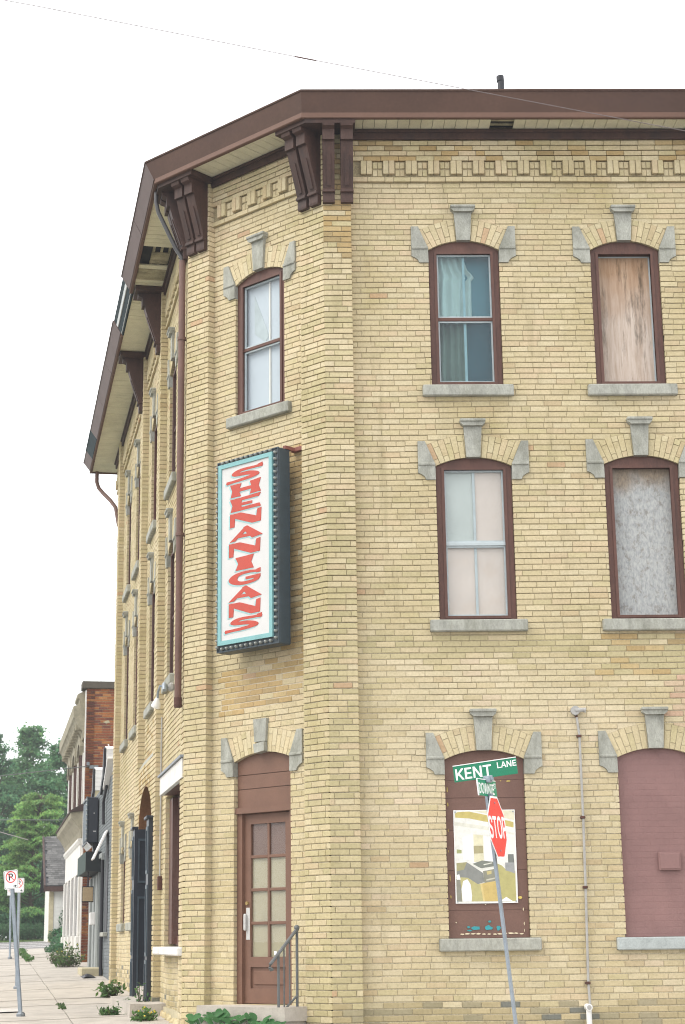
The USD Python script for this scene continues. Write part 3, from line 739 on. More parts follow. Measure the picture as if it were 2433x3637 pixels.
# ------------------------------------------------------------------ windows of the front wall
window(FRONT, 1.968, 0.83, 7.775, 9.458, 0.115, "glass_curtain", "sash window with torn pale curtain behind its left half")
window(FRONT, 3.872, 0.815, 7.772, 9.45, 0.115, "plywood", "window boarded with weathered plywood")
window(FRONT, 2.003, 0.868, 5.028, 6.815, 0.10, "glass_board", "sash window with pinkish boards behind the glass")
window(FRONT, 3.926, 0.855, 5.022, 6.825, 0.10, "osb", "window boarded with grey chipboard")
# E: boarded over in brown planks
opE = arc_poly(2.012, 0.866, 1.585, 3.485, 0.10)
pE = obj("window", MB(FRONT).prism(opE, -0.2, -0.075), "board_brown", BLD, label="window opening boarded over in brown behind the poster")
zc = [1.585, 1.875, 2.30, 2.72, 3.07, 3.262, 3.7]
for a, b in zip(zc[:-1], zc[1:]):
    obj("board", MB(FRONT).prism(opE.intersection(sbox(1.4, a + 0.001, 2.6, b - 0.001)).buffer(-0.0005), -0.075, -0.052 + rng.uniform(-0.003, 0.003)), "board_brown", pE)
sill(FRONT, 2.012, 0.868, 1.583, parent=pE)
flk = MB(FRONT)
def fleck(x, z, w, h, tone):
    n = 9; pts = [(x + w * math.cos(t) * rng.uniform(0.6, 1.1), z + h * math.sin(t) * rng.uniform(0.6, 1.1)) for t in np.linspace(0, 2 * math.pi, n, endpoint=False)]
    flk.prism(Polygon(pts).buffer(0), -0.053, -0.0475, tone=tone)
yel, crm, tea = (0.55, 0.42, 0.10), (0.62, 0.53, 0.36), (0.03, 0.26, 0.29)
for x, z, w, h in [(1.602, 3.16, 0.005, 0.04), (1.605, 3.0, 0.006, 0.025), (1.60, 2.72, 0.003, 0.02), (1.60, 2.5, 0.003, 0.015), (1.607, 2.22, 0.005, 0.04), (1.61, 2.02, 0.006, 0.02), (2.27, 3.245, 0.03, 0.009), (2.19, 3.25, 0.01, 0.006), (2.355, 2.005, 0.024, 0.02)]:
    fleck(x, z, w, h, yel)
for x, z, w, h in [(1.66, 1.75, 0.008, 0.008), (1.98, 1.935, 0.008, 0.007), (2.385, 1.88, 0.006, 0.018), (2.39, 1.73, 0.006, 0.022), (2.39, 1.66, 0.004, 0.02)] + [(1.72 + 0.058 * i, 1.628 + rng.uniform(-0.004, 0.004), 0.022 + 0.012 * rng.random(), 0.009) for i in range(12)]:
    fleck(x, z, w, h, crm)
for x, z, w, h in [(1.87, 1.69, 0.055, 0.028), (2.0, 1.69, 0.05, 0.03), (2.11, 1.69, 0.026, 0.03), (1.79, 1.70, 0.02, 0.012), (2.02, 1.755, 0.018, 0.012), (1.80, 1.665, 0.03, 0.01)]:
    fleck(x, z, w, h, tea)
obj("paint_flakes", flk, "flat_paint", pE, tone=True, label="yellow, cream and teal paint remnants", kind="stuff")
# F: bricked up and painted mauve, with a square hatch
opF = arc_poly(3.905, 0.86, 1.575, 3.487, 0.10)
pF = obj("window", MB(FRONT).prism(opF, -0.2, -0.05), "infill_mauve", BLD, label="bricked up opening painted mauve with a square hatch")
wh, cu = brick_pieces([(3.475, 4.335, 0.0, 1.5, 3.7)], sbox(3.0, 1, 5, 4).difference(opF).buffer(0.001), 77)
mb = brick_mesh(MB(FRONT), [(a, b, -0.0488, c - 0.003, d + 0.003, t) for a, b, w, c, d, t in wh], 9, depth=0.03, c=0.002)
for g, w, t in cu:
    mb.prism(g, -0.06, -0.0488)
obj("painted_brickwork", mb, "infill_mauve", pF, kind="stuff")
obj("hatch", MB(FRONT).box(3.87, 4.11, -0.045, -0.012, 2.27, 2.465, ch=0.005).box(3.885, 4.095, -0.02, -0.006, 2.285, 2.45, ch=0.004), "infill_mauve", pF)
sill(FRONT, 3.905, 0.86, 1.573, "stone_blue", parent=pF)

# chamfer window
window(CHAM, 1.180, 0.83, 7.735, 9.435, 0.10, "glass_blind", "tall sash window over the hanging sign with hazy white blind")

# ------------------------------------------------------------------ the corner door
opD = arc_poly(1.205, 0.90, 0.91, 3.585, 0.085)
door = obj("door", MB(CHAM).prism(opD.intersection(sbox(0, 0.9, 3, 3.04)).difference(sbox(0.835, 0.89, 1.585, 2.99)), -0.2, -0.05), "door_paint", BLD, label="brown glazed corner door with eight panes")
obj("frame_bead", MB(CHAM).prism(sbox(0.755, 2.995, 1.655, 3.06).difference(sbox(0.76, 0.9, 1.65, 2.99)), -0.06, -0.018), "door_paint", door)
tz = [3.06, 3.27, 3.43, 3.8]
obj("transom_panel", MB(CHAM).prism(opD.intersection(sbox(0, 3.03, 3, 4)), -0.2, -0.075), "door_paint", door)
for a, b in zip(tz[:-1], tz[1:]):
    obj("transom_board", MB(CHAM).prism(opD.intersection(sbox(0, a + 0.002, 3, b - 0.002)).buffer(-0.002), -0.075, -0.057), "door_paint", door)
x0, x1, z0, z1 = 0.835, 1.585, 0.915, 2.985
gx0, gx1, gz0, gz1 = 0.935, 1.485, 1.415, 2.875
leaf = sbox(x0, z0, x1, z1).difference(sbox(gx0, gz0, gx1, gz1)).difference(sbox(0.93, 1.075, 1.48, 1.305))
obj("leaf", MB(CHAM).prism(leaf, -0.14, -0.09), "door_paint", door)
obj("bottom_panel", MB(CHAM).box(0.92, 1.49, -0.135, -0.115, 1.065, 1.315).box(0.97, 1.44, -0.118, -0.103, 1.115, 1.265, ch=0.006), "door_paint", door)
rows = np.linspace(gz0, gz1, 5); xm = (gx0 + gx1) / 2
obj("glazing_bar", MB(CHAM).box(xm - 0.017, xm + 0.017, -0.135, -0.095, gz0, gz1, ch=0.004), "door_paint", door)
for z in rows[1:-1]:
    for a, b in ((gx0, xm - 0.0175), (xm + 0.0175, gx1)):
        obj("glazing_bar", MB(CHAM).box(a, b, -0.133, -0.093, z - 0.017, z + 0.017, ch=0.004), "door_paint", door)
M["olive_board"] = plain("olive_grey_backing", (0.36, 0.315, 0.215), 0.8, 0.1, 3, 0.05)
for i in range(4):
    for a, b in ((gx0, xm - 0.017), (xm + 0.017, gx1)):
        pn = obj("pane", MB(CHAM).box(a, b, -0.117, -0.113, rows[i] + (0.017 if i else 0), rows[i + 1] - (0.017 if i < 3 else 0)), "glass_grey" if i == 3 else "glass_plain", door)
obj("backing_sheet", MB(CHAM).box(gx0 - 0.03, gx1 + 0.03, -0.135, -0.122, gz0 - 0.02, rows[3]), "olive_board", door, label="olive grey sheet behind the lower panes")
obj("backing_sheet", MB(CHAM).box(gx0 - 0.03, gx1 + 0.03, -0.135, -0.122, rows[3] + 0.001, gz1 + 0.02), plain("mauve_backing", (0.27, 0.20, 0.18), 0.8, 0.1, 3), door, label="dark sheet behind the top panes")
obj("push_plate", MB(CHAM).box(0.865, 0.925, -0.09, -0.083, 1.60, 1.95, ch=0.002).box(0.855, 0.885, -0.083, -0.04, 1.70, 1.885, ch=0.012), "handle_metal", door)
ls = trimesh.creation.cylinder(0.02, 0.02, sections=16); ls.apply_transform(trimesh.transformations.rotation_matrix(math.pi / 2, [1, 0, 0])); ls.apply_translation([0.885, -0.08, 2.0])
obj("lock", MB(CHAM).tm(ls), "brass", door, smooth=40)
obj("sticker", MB(CHAM).box(1.28, 1.32, -0.113, -0.1105, 1.435, 1.475), "plate_white", door)

# ------------------------------------------------------------------ side street openings
kinds = ["glass_dark", "glass_dark", "plywood", "glass_dark", "glass_dark", "osb", "glass_dark", "glass_dark"]
for i, (n_, c, w, z0, zs, r) in enumerate(L_OPEN):
    if n_ == "w":
        window(LEFT, c, w, z0, zs, r, kinds[i], lite=True, wo=0.03)
    else:
        window(LEFT, c, w, z0, zs, r, "plywood", lite=True, wo=0.02)
# shop window beside the corner
sw = obj("shop_window", MB(LEFT).box(0.42, 0.55, -0.2, -0.12, 1.56, 3.44).box(2.62, 3.03, -0.3, -0.055, 1.56, 3.44).box(0.42, 3.0, -0.2, -0.12, 3.32, 3.45).box(0.42, 3.0, -0.2, -0.12, 1.54, 1.66).box(1.62, 1.72, -0.2, -0.12, 1.66, 3.32), "maroon", BLD, label="shop window under the white lintel board")
obj("pane", MB(LEFT).box(0.55, 1.62, -0.17, -0.165, 1.66, 3.32), "glass_plain", sw)
obj("pane", MB(LEFT).box(1.72, 2.82, -0.17, -0.165, 1.66, 3.32), "glass_plain", sw)
obj("room_interior", MB(LEFT).box(0.45, 2.98, -0.5, -0.45, 1.5, 3.5), "dark_room", sw)
for k in range(16):
    u = 0.05 + k * 0.165
    obj("lintel_board", MB(LEFT).box(u, u + 0.162, 0.06, 0.115, 3.465, 3.70, ch=0.004), "white_wood", sw)
obj("lintel_cap", MB(LEFT).box(0.0, 2.76, 0.0, 0.14, 3.703, 3.73), "galv_dark", sw)
obj("lintel_soffit", MB(LEFT).box(0.05, 2.7, -0.2, 0.06, 3.47, 3.49), "maroon", sw)
obj("sill", MB(LEFT).box(0.03, 2.95, -0.2, 0.16, 1.43, 1.528, ch=0.015), "white_wood", sw)
obj("post", MB(LEFT).box(0.42, 0.6, -0.1, 0.02, 2.42, 3.44), "pinkboard", sw, label="broken pale post")
obj("broken_board", MB(LEFT).box(0.5, 0.95, -0.06, 0.03, 2.36, 2.5), plain("split_wood", (0.33, 0.17, 0.12), 0.8, 0.25, 8), sw)
# arched side door between two black pilasters
pt = obj("side_door", MB(LEFT).box(4.1, 6.2, -0.66, -0.6, 0.5, 4.1), "navy", BLD, label="recessed black side door under the brick arch")
obj("reveal", MB(LEFT).prism(sbox(3.98, 0.6, 4.01, 3.2), -0.6, 0.08), "navy", pt)
rv = obj("reveal", MB(LEFT).box(6.05, 6.13, -0.6, 0.157, gz(6) + 0.03, 3.24), "navy", pt)
for z0_, z1_ in ((0.95, 2.25), (2.45, 3.1)):
    for q in ((-0.05, 0.10, z0_, z0_ + 0.03), (-0.05, 0.10, z1_ - 0.03, z1_), (-0.05, -0.03, z0_ + 0.03, z1_ - 0.03), (0.08, 0.10, z0_ + 0.03, z1_ - 0.03)):
        obj("reveal_moulding", MB(LEFT).box(6.035, 6.05, *q), "navy_panel", rv)
obj("arch_reveal", MB(LEFT).prism(portal.buffer(0.03).difference(portal.buffer(-0.004)).intersection(sbox(3.9, 3.2, 7, 5)), -0.6, 0.094, tone=(0.20, 0.10, 0.05)), "brick", pt, tone=True)
obj("door_panel", MB(LEFT).box(4.5, 5.1, -0.6, -0.58, 1.0, 2.6, ch=0.01).box(5.2, 5.8, -0.6, -0.58, 1.0, 2.6, ch=0.01), "navy", pt)
for (a, b) in ((3.74, 4.08), (6.131, 6.42)):
    c_ = obj("pilaster", MB(LEFT).box(a, b, 0.09, 0.158, gz(a) + 0.03, 3.24, ch=0.006), "navy", pt)
    obj("pilaster_cap", MB(LEFT).box(a - 0.03, b + 0.03, 0.09, 0.195, 3.24, 3.285, ch=0.01), "navy", c_)
    for z0_, z1_ in ((0.72, 1.35), (1.40, 2.35), (2.5, 3.14)):
        obj("pilaster_panel", MB(LEFT).prism(sbox(a + 0.03, z0_, b - 0.03, z1_).difference(sbox(a + 0.07, z0_ + 0.05, b - 0.07, z1_ - 0.05)), 0.157, 0.170), "navy_panel", c_)
mb = MB(LEFT)
for u, z in ((3.4, 0.95), (2.0, 1.1), (3.05, 0.8)):
    pass
# rough rubble footing along the side wall
r = random.Random(5); ft = obj("footing", MB(LEFT).box(0.1, SEND - 0.1, -0.02, 0.03, 0.3, 0.78), "beige", BLD, label="rough stone footing")
u = 0.05
while u < 3.9:
    for z in (0.57,):
        w_ = r.uniform(0.14, 0.28)
        if 3.9 > u + w_:
            m = trimesh.creation.icosphere(2, 0.5); v = m.vertices * [w_, 0.10, 0.13]
            v += (meshkit.noise(v * 14 + u * 7, 3)[:, None] - 0.5) * 0.05
            m = trimesh.Trimesh(v + [u + w_ / 2, 0.03, gz(u) + (z - 0.6) + 0.04], m.faces, process=False)
            obj("stone", MB(LEFT).tm(m, tone_of("buff", r)), "brick", ft, tone=True, smooth=False)
    u += r.uniform(0.22, 0.4)

# ------------------------------------------------------------------ eaves
SO = 10.972
path_of = lambda e, q=0.0: plan(0.405 + e + 0.027 * q, 0.488 + e + 0.024 * q, 0.533 + e + 0.118 * q, se=13.96 + e + 0.45 * q)
def sweep_seg(profile, i, t0=0.0, t1=1.0, jit=0.0, shift=(0, 0)):
    """a prism of the profile [(outward, z)] along side i of the eaves, mitred at the corners; t0..t1 cut it"""
    v = []
    for e, z, *qq in profile:
        P = path_of(e + jit, qq[0] if qq else 0.0)
        P = P + [P[3] + 1.9 * (-nL[:2])]
        a, b = P[i], P[i + 1]
        for t in (t0, t1):
            q = a + (b - a) * t
            v.append((q[0], q[1], z))
    n = len(profile); f = []
    for k in range(n):
        m = (k + 1) % n
        f += [(2 * k, 2 * k + 1, 2 * m + 1), (2 * k, 2 * m + 1, 2 * m)]
    for k in range(1, n - 1):
        f += [(0, 2 * k, 2 * (k + 1)), (1, 2 * (k + 1) + 1, 2 * k + 1)]
    tm = trimesh.Trimesh(np.array(v), np.array(f), process=False)
    if tm.volume < 0:
        tm.invert()
    return tm
body = [(-0.04, 11.02, 0.15), (0.0, 11.02, 0.15), (0.0, 11.285, 1.0), (-0.04, 11.285, 1.0)]
lip = [(-0.03, 10.945), (0.012, 10.945), (0.02, 10.955), (0.004, 11.022), (-0.03, 11.022)]
drip = [(-0.05, 11.285, 1.0), (0.010, 11.285, 1.0), (0.012, 11.305, 1.0), (-0.05, 11.308, 1.0)]
ev = obj("eaves", MB().tm(sweep_seg([(-0.06, 10.99, 0.0), (-0.042, 10.99, 0.0), (-0.042, 11.27, 0.9), (-0.06, 11.27, 0.9)], 0)).tm(sweep_seg([(-0.06, 10.99, 0.0), (-0.042, 10.99, 0.0), (-0.042, 11.27, 0.9), (-0.06, 11.27, 0.9)], 1)).tm(sweep_seg([(-0.06, 10.99, 0.0), (-0.042, 10.99, 0.0), (-0.042, 11.27, 0.9), (-0.06, 11.27, 0.9)], 2)).tm(sweep_seg([(-0.06, 10.99, 0.0), (-0.042, 10.99, 0.0), (-0.042, 11.27, 0.9), (-0.06, 11.27, 0.9)], 3)), "black", BLD, label="deep brown eaves round the corner")
PS = plan(0.433, 0.493, 0.53); Ltot = np.linalg.norm(PS[3] - PS[2]); lead = Ltot - 14.0
joints = [0.0] + [(s + lead) / Ltot for s in (1.70, 3.785, 5.66, 7.7, 9.61, 11.7, 13.1)] + [1.0]
for i, ts in ((0, [0, 1]), (1, [0, 1]), (2, joints), (3, [0, 1])):
    for k, (a, b) in enumerate(zip(ts[:-1], ts[1:])):
        jit = (rng.uniform(-0.006, 0.006) if i == 2 else 0.0)
        g = 0.0012 if i != 2 else 0.0006
        a_, b_ = a + (g if a else 0), b - (g if b < 1 else 0)
        broken = i == 2 and k == 2
        if broken:
            obj("fascia_board", MB().tm(sweep_seg([(-0.04, 10.96, 0.0), (-0.015, 10.96, 0.0), (-0.015, 11.3, 1.0), (-0.04, 11.3, 1.0)], i, a_, b_)), "teal_metal", ev, label="bare dark board where the gutter has fallen off")
            obj("metal_strip", MB().tm(sweep_seg([(-0.015, 11.12, 0.45), (0.0, 11.12, 0.45), (0.004, 11.17, 0.6), (-0.015, 11.18, 0.6)], i, a_ + 0.002, b_ - 0.004)), "bare_metal", ev)
            obj("metal_strip", MB().tm(sweep_seg([(-0.015, 10.985), (0.0, 10.985), (0.0, 11.0), (-0.015, 11.0)], i, a_, b_)), "bare_metal", ev)
        else:
            obj("fascia_panel", MB().tm(sweep_seg(body, i, a_, b_, jit)).tm(sweep_seg(drip, i, a_, b_, jit)), "fascia_sheen" if i >= 2 and k not in (6,) else ("teal_metal" if i == 2 else "fascia"), ev)
            obj("gutter_lip", MB().tm(sweep_seg(lip, i, a_, b_, jit)), "fascia_lit_lip", ev)
# soffit boards, clipped to the plan of each side
in_, out_ = plan(0.0, 0.0, 0.0, se=14.0), plan(0.40, 0.46, 0.50, se=13.97)
void = {0: [(2.29, 2.63)], 1: [], 2: [(2.0, 2.75), (6.38, 6.72)]}
for i, fr in ((0, FRONT), (1, CHAM), (2, LEFT)):
    poly = Polygon([in_[i], in_[i + 1], out_[i + 1], out_[i]]).buffer(0)
    loc = Polygon([((np.array([*p, 0]) - fr.o) @ fr.d, (np.array([*p, 0]) - fr.o) @ fr.n) for p in poly.exterior.coords[:-1]])
    sp_ = obj("soffit", MB(fr).prism(loc.buffer(-0.004), SO + 0.06, SO + 0.075, axis="z"), "black", ev)
    u0_, u1_ = loc.bounds[0], loc.bounds[2]; wd = 0.138; k = 0; u = u0_
    while u < u1_:
        piece = loc.intersection(sbox(u + 0.003, -1, u + wd - 0.003, 2))
        gone = any(a <= u + wd / 2 <= b for a, b in void[i])
        old = i == 2 and 2.75 < u < 4.0
        if not piece.is_empty and not gone:
            dz = rng.uniform(0, 0.003) + (rng.uniform(-0.012, 0.01) if old else 0)
            obj("soffit_board", MB(fr).prism(piece, SO + dz, SO + 0.02 + dz, axis="z"), "soffit_old" if old and rng.random() < 0.7 else "soffit", sp_)
        elif gone:
            if rng.random() < (0.65 if i == 2 and u < 4 else 0.0):
                obj("soffit_board", MB(fr).prism(piece.intersection(sbox(-9, 0.12, 99, 0.36)), SO + 0.03, SO + 0.045, axis="z"), "soffit_old", sp_)
        u += wd
    # lath visible in the holes
    for a, b in void[i]:
        for wq in (0.10, 0.21, 0.32):
            obj("lath", MB(fr).box(a, b, wq, wq + 0.035, SO + 0.035, SO + 0.055), "soffit_old", sp_)
endp = Polygon([in_[3], out_[3], out_[3] - nL[:2] * 1.6, in_[3] - nL[:2] * 1.2 - dL[:2] * 0.8, (LEFT.at(SEND, -0.02, 0))[:2], (LEFT.at(SEND, 0.0, 0))[:2]]).buffer(0)
obj("soffit", MB().prism(endp, SO + 0.021, SO + 0.04, axis="z"), "soffit", ev)
# frieze boards under the soffit
def frieze(fr, a, b, w0=0.04):
    obj("frieze_board", MB(fr).box(a, b, w0, w0 + 0.035, 10.848, 10.967, ch=0.006).box(a, b, w0 + 0.03, w0 + 0.06, 10.93, 10.968, ch=0.006), "bracket", ev)
frieze(FRONT, 0.65, XR); frieze(CHAM, 0.385, 1.955)
for a, b in zip(edges[::2], edges[1::2]):
    frieze(LEFT, a + 0.005, b - 0.005)
# consoles under the eaves
prof = [(0.0, 10.90), (0.0, 10.0), (0.055, 10.0), (0.06, 10.025), (0.06, 10.115), (0.085, 10.13), (0.085, 10.155), (0.07, 10.17), (0.11, 10.30), (0.20, 10.56), (0.235, 10.68), (0.235, 10.70), (0.275, 10.70), (0.275, 10.83), (0.33, 10.85), (0.345, 10.90)]
def console(fr, u, w0=PIL, wd=0.14):
    v = Polygon([(w0 + a, z) for a, z in prof])
    p = obj("eaves_bracket", MB(fr).prism(v, u, u + wd, axis="u"), "bracket", BLD)
    face = Polygon([(w0 + 0.075, 10.20), (w0 + 0.19, 10.545), (w0 + 0.205, 10.54), (w0 + 0.09, 10.195)])
    obj("bracket_rib", MB(fr).prism(face, u + 0.045, u + wd - 0.045, axis="u"), "bracket", p)
    obj("bracket_foot", MB(fr).box(u - 0.006, u + wd + 0.006, w0, w0 + 0.09, 10.118, 10.15, ch=0.006), "bracket", p)
    return p
def cap_board(fr, a, b, w0=PIL, w1=0.4):
    obj("bracket_cap", MB(fr).box(a, b, w0 - 0.1, w1, 10.895, 10.965, ch=0.006), "bracket", ev)
console(FRONT, 0.315, wd=0.14); console(FRONT, 0.528, wd=0.145)
console(CHAM, 1.985); console(CHAM, 2.17)
console(CHAM, 0.035); console(CHAM, 0.215)
console(LEFT, 0.03); console(LEFT, 0.21)
console(LEFT, 3.6, wd=0.17); console(LEFT, 6.53, wd=0.17)
cap_board(LEFT, 3.45, 3.92, w1=0.49); cap_board(LEFT, 6.38, 6.85, w1=0.49)
def corner_cap(i, frA, uA, frB, uB, sgn):
    P = plan(0.0, 0.0, 0.0)[i]; Q = plan(0.40, 0.46, 0.50)[i]
    a0, a1 = frA.at(uA, 0, 0)[:2], frA.at(uA, 0.40 if frA is FRONT else 0.46, 0)[:2]
    b0, b1 = frB.at(uB, 0, 0)[:2], frB.at(uB, 0.46 if frB is CHAM else 0.50, 0)[:2]
    obj("bracket_cap", MB().prism(Polygon([P, a0, a1, Q, b1, b0]).buffer(0), 10.895, 10.966, axis="z"), "bracket", ev)
corner_cap(1, FRONT, 0.70, CHAM, 1.91, 1)
corner_cap(2, CHAM, 0.43, LEFT, 0.42, 1)
# flat roof
rp = plan(0.39, 0.45, 0.49)
obj("roof", MB().prism(Polygon([rp[0], rp[1], rp[2], rp[3], rp[3] - nL[:2] * 1.8, (2.5, 32.0), (XR, 31.3)]).buffer(0), 11.25, 11.29, axis="z"), "galv_dark", BLD)

# ------------------------------------------------------------------ lettering helpers
def text_on(mb, s, h, u, w, z, sx=1.0, bold=False, depth=0.003, tone=None, center=False):
    m = meshkit.text_mesh(s, h, depth, bold); v = np.array(m.vertices); f = np.array(m.faces)
    x0, x1 = v[:, 0].min(), v[:, 0].max()
    v[:, 0] = (v[:, 0] - x0) * sx
    if center:
        v[:, 0] -= (x1 - x0) * sx / 2
    return mb.raw(np.stack([v[:, 0] + u, v[:, 2] + w, v[:, 1] + z], 1), f[:, ::-1], tone)

def spline(pts, n=40):
    from scipy.interpolate import splprep, splev
    p = np.array(pts).T; tck, _ = splprep(p, s=0, k=3); return np.stack(splev(np.linspace(0, 1, n), tck), 1)

def glyph(ch):
    P = Polygon
    if ch == "H":
        return unary_union([P([(0.02, 0), (0.34, 0), (0.28, .5), (0.36, 1), (0, 1), (.07, .5)]), P([(0.66, 0), (1, .03), (.93, .5), (1, 1.08), (.66, 1), (.72, .5)]), P([(.2, .36), (.8, .4), (.8, .63), (.2, .6)])])
    if ch == "E":
        return unary_union([P([(0.02, 0), (0.42, 0), (0.34, .5), (0.42, 1), (0, 1), (.08, .5)]), P([(.1, .80), (.94, .84), (1, 1.08), (.1, 1)]), P([(.2, .40), (.72, .40), (.72, .58), (.2, .60)]), P([(.1, 0), (1, .02), (.96, .26), (.1, .2)])])
    if ch == "N":
        return unary_union([P([(0.0, -.06), (0.13, -.03), (0.16, .8), (0.0, 1)]), P([(0.0, 1), (.36, 1.0), (.98, .34), (.98, .02), (.72, .0), (.09, .72)]), P([(.84, .1), (1, .02), (1.02, 1.06), (.9, 1.0)])])
    if ch == "A":
        return unary_union([P([(0, -.02), (.16, 0), (.62, .86), (.5, 1.0)]), P([(.44, .95), (.56, 1.04), (1.05, .12), (.72, 0), (.56, .45), (.5, .62)]), P([(.15, .20), (.75, .18), (.70, .40), (.28, .40)])])
    if ch == "I":
        return P([(.22, 0), (.80, 0), (.72, .5), (.80, 1.04), (.22, 1), (.31, .5)])
    if ch == "S":
        c = spline([(1.0, .93), (.6, .90), (.22, .80), (.16, .66), (.42, .56), (.72, .46), (.84, .30), (.62, .16), (.3, .10), (-.06, .05)])
        w = np.interp(np.linspace(0, 1, len(c)), [0, .2, .5, .8, 1], [.10, .12, .17, .13, .10])
        return unary_union([LineString(c[i:i + 2]).buffer(w[i] * 0.75) for i in range(len(c) - 1)] + [P([(.92, .80), (1.06, .80), (1.06, 1.10), (.92, 1.02)]), P([(-.12, -.06), (.04, -.02), (.04, .16), (-.12, .16)])])
    if ch == "G":
        c = spline([(.95, .84), (.62, .92), (.28, .82), (.13, .5), (.28, .18), (.62, .10), (.86, .2), (.9, .42)])
        w = np.interp(np.linspace(0, 1, len(c)), [0, .2, .45, .8, 1], [.09, .12, .18, .13, .10])
        return unary_union([LineString(c[i:i + 2]).buffer(w[i] * 0.75) for i in range(len(c) - 1)] + [P([(.55, .36), (1.02, .38), (1.02, .58), (.55, .54)]), P([(.9, .74), (1.02, .76), (1.02, 1.06), (.9, .98)])])

# ------------------------------------------------------------------ the hanging sign on the corner
SG = thing("hanging_sign", CHAM.at(1.3, 0.12, 4.81), "tall teal framed bulb sign reading SHENANIGANS on the corner", "sign")
a, b, c, d = 0.79, 1.80, 4.81, 7.09; wf = 0.31
obj("case", MB(CHAM).box(a, b, 0.12, wf, c, d, ch=0.012), "sign_box", SG)
obj("case_rim", MB(CHAM).prism(sbox(a, c, b, d).difference(sbox(a + 0.012, c + 0.012, b - 0.012, d - 0.012)), wf, wf + 0.012), "sign_box", SG)
obj("teal_frame", MB(CHAM).prism(sbox(0.825, 4.89, 1.715, 7.045).difference(sbox(0.875, 4.94, 1.665, 6.995)), wf, wf + 0.03), "teal_trim", SG)
fc = obj("face", MB(CHAM).box(0.875, 1.665, wf, wf + 0.016, 4.94, 6.995), "panel_white", SG)
pitch = 0.1765; zt = 6.955
for k, ch in enumerate("SHENANIGANS"):
    g = glyph(ch); wx = 0.50; hz = 0.148
    x0 = 1.01 + (0.012 if k < 5 else -0.005) ; z0 = zt - (k + 1) * pitch + 0.015
    g = affinity.affine_transform(g, [wx, 0, 0, hz, x0, z0]).buffer(0).buffer(0.003)
    sh = affinity.translate(g, -0.022, -0.013).difference(g)
    obj("letter_shadow", MB(CHAM).prism(sh, wf + 0.016, wf + 0.019), "letter_teal", fc)
    obj("letter", MB(CHAM).prism(g, wf + 0.016, wf + 0.0215), "sign_red", fc)
bl = trimesh.creation.icosphere(2, 0.018)
def bulb(u, z):
    v = bl.vertices * [1, 1.25, 1] + [u, wf + 0.022, z]
    obj("bulb", MB(CHAM).raw(v, bl.faces).tube([(u, wf, z), (u, wf + 0.012, z)], 0.018, 8), "bulb", SG, smooth=40)
for i in range(29):
    zz = 4.875 + i * (7.03 - 4.875) / 28
    bulb(1.758, zz); bulb(0.808, zz)
for i in range(1, 12):
    u = 0.808 + i * (1.758 - 0.808) / 12
    bulb(u, 7.068); bulb(u, 4.85)
obj("mounting_bar", MB(CHAM).box(1.74, 1.925, 0.0, 0.05, 7.085, 7.135, ch=0.004).box(1.76, 1.80, 0.0, 0.2, 7.09, 7.13), plain("red_oxide_bar", (0.21, 0.075, 0.055), 0.7, 0.2, 9), SG)
for z in (5.2, 6.7):
    for u in (0.95, 1.62):
        obj("mounting_bracket", MB(CHAM).box(u, u + 0.05, 0.0, 0.13, z, z + 0.05), "sign_box", SG)

# ------------------------------------------------------------------ downpipes, lamp, conduit, vent, white pipe
DP = thing("drainpipe", LEFT.at(0.12, 0.16, 4.3), "brown downpipe running down the side wall beside the corner pilaster", "drainpipe")
obj("pipe", MB(LEFT).tube([(0.12, 0.16, 10.0), (0.12, 0.16, 8.0), (0.12, 0.16, 4.32)], 0.043, 14, cap=True), "pipe_brown", DP, smooth=40)
obj("elbow", MB(LEFT).tube([(0.16, 0.50, 10.97), (0.16, 0.50, 10.80), (0.16, 0.47, 10.66), (0.13, 0.24, 10.16), (0.12, 0.17, 10.05), (0.12, 0.16, 9.95)], 0.028, 10), "drain_dark", DP, smooth=40)
for z in (8.93, 6.4):
    obj("collar", MB(LEFT).tube([(0.12, 0.16, z), (0.12, 0.16, z + 0.04)], 0.053, 14).box(0.10, 0.14, 0.09, 0.13, z, z + 0.03), "pipe_brown", DP, smooth=40)
obj("pipe_end", MB(LEFT).tube([(0.12, 0.16, 4.42), (0.12, 0.16, 4.3)], 0.049, 14), "rust", DP, smooth=40)
DQ = thing("drainpipe", LEFT.at(SEND + 0.2, 0.2, 9.9), "short bent brown pipe under the far end of the eaves", "drainpipe")
obj("pipe", MB(LEFT).tube([(13.9, 0.40, 10.97), (13.9, 0.40, 10.75), (13.88, 0.36, 10.62), (13.8, 0.26, 10.48), (13.6, 0.14, 10.3), (13.4, 0.04, 10.1), (13.3, -0.02, 9.7)], 0.04, 10), "pipe_brown", DQ, smooth=40)

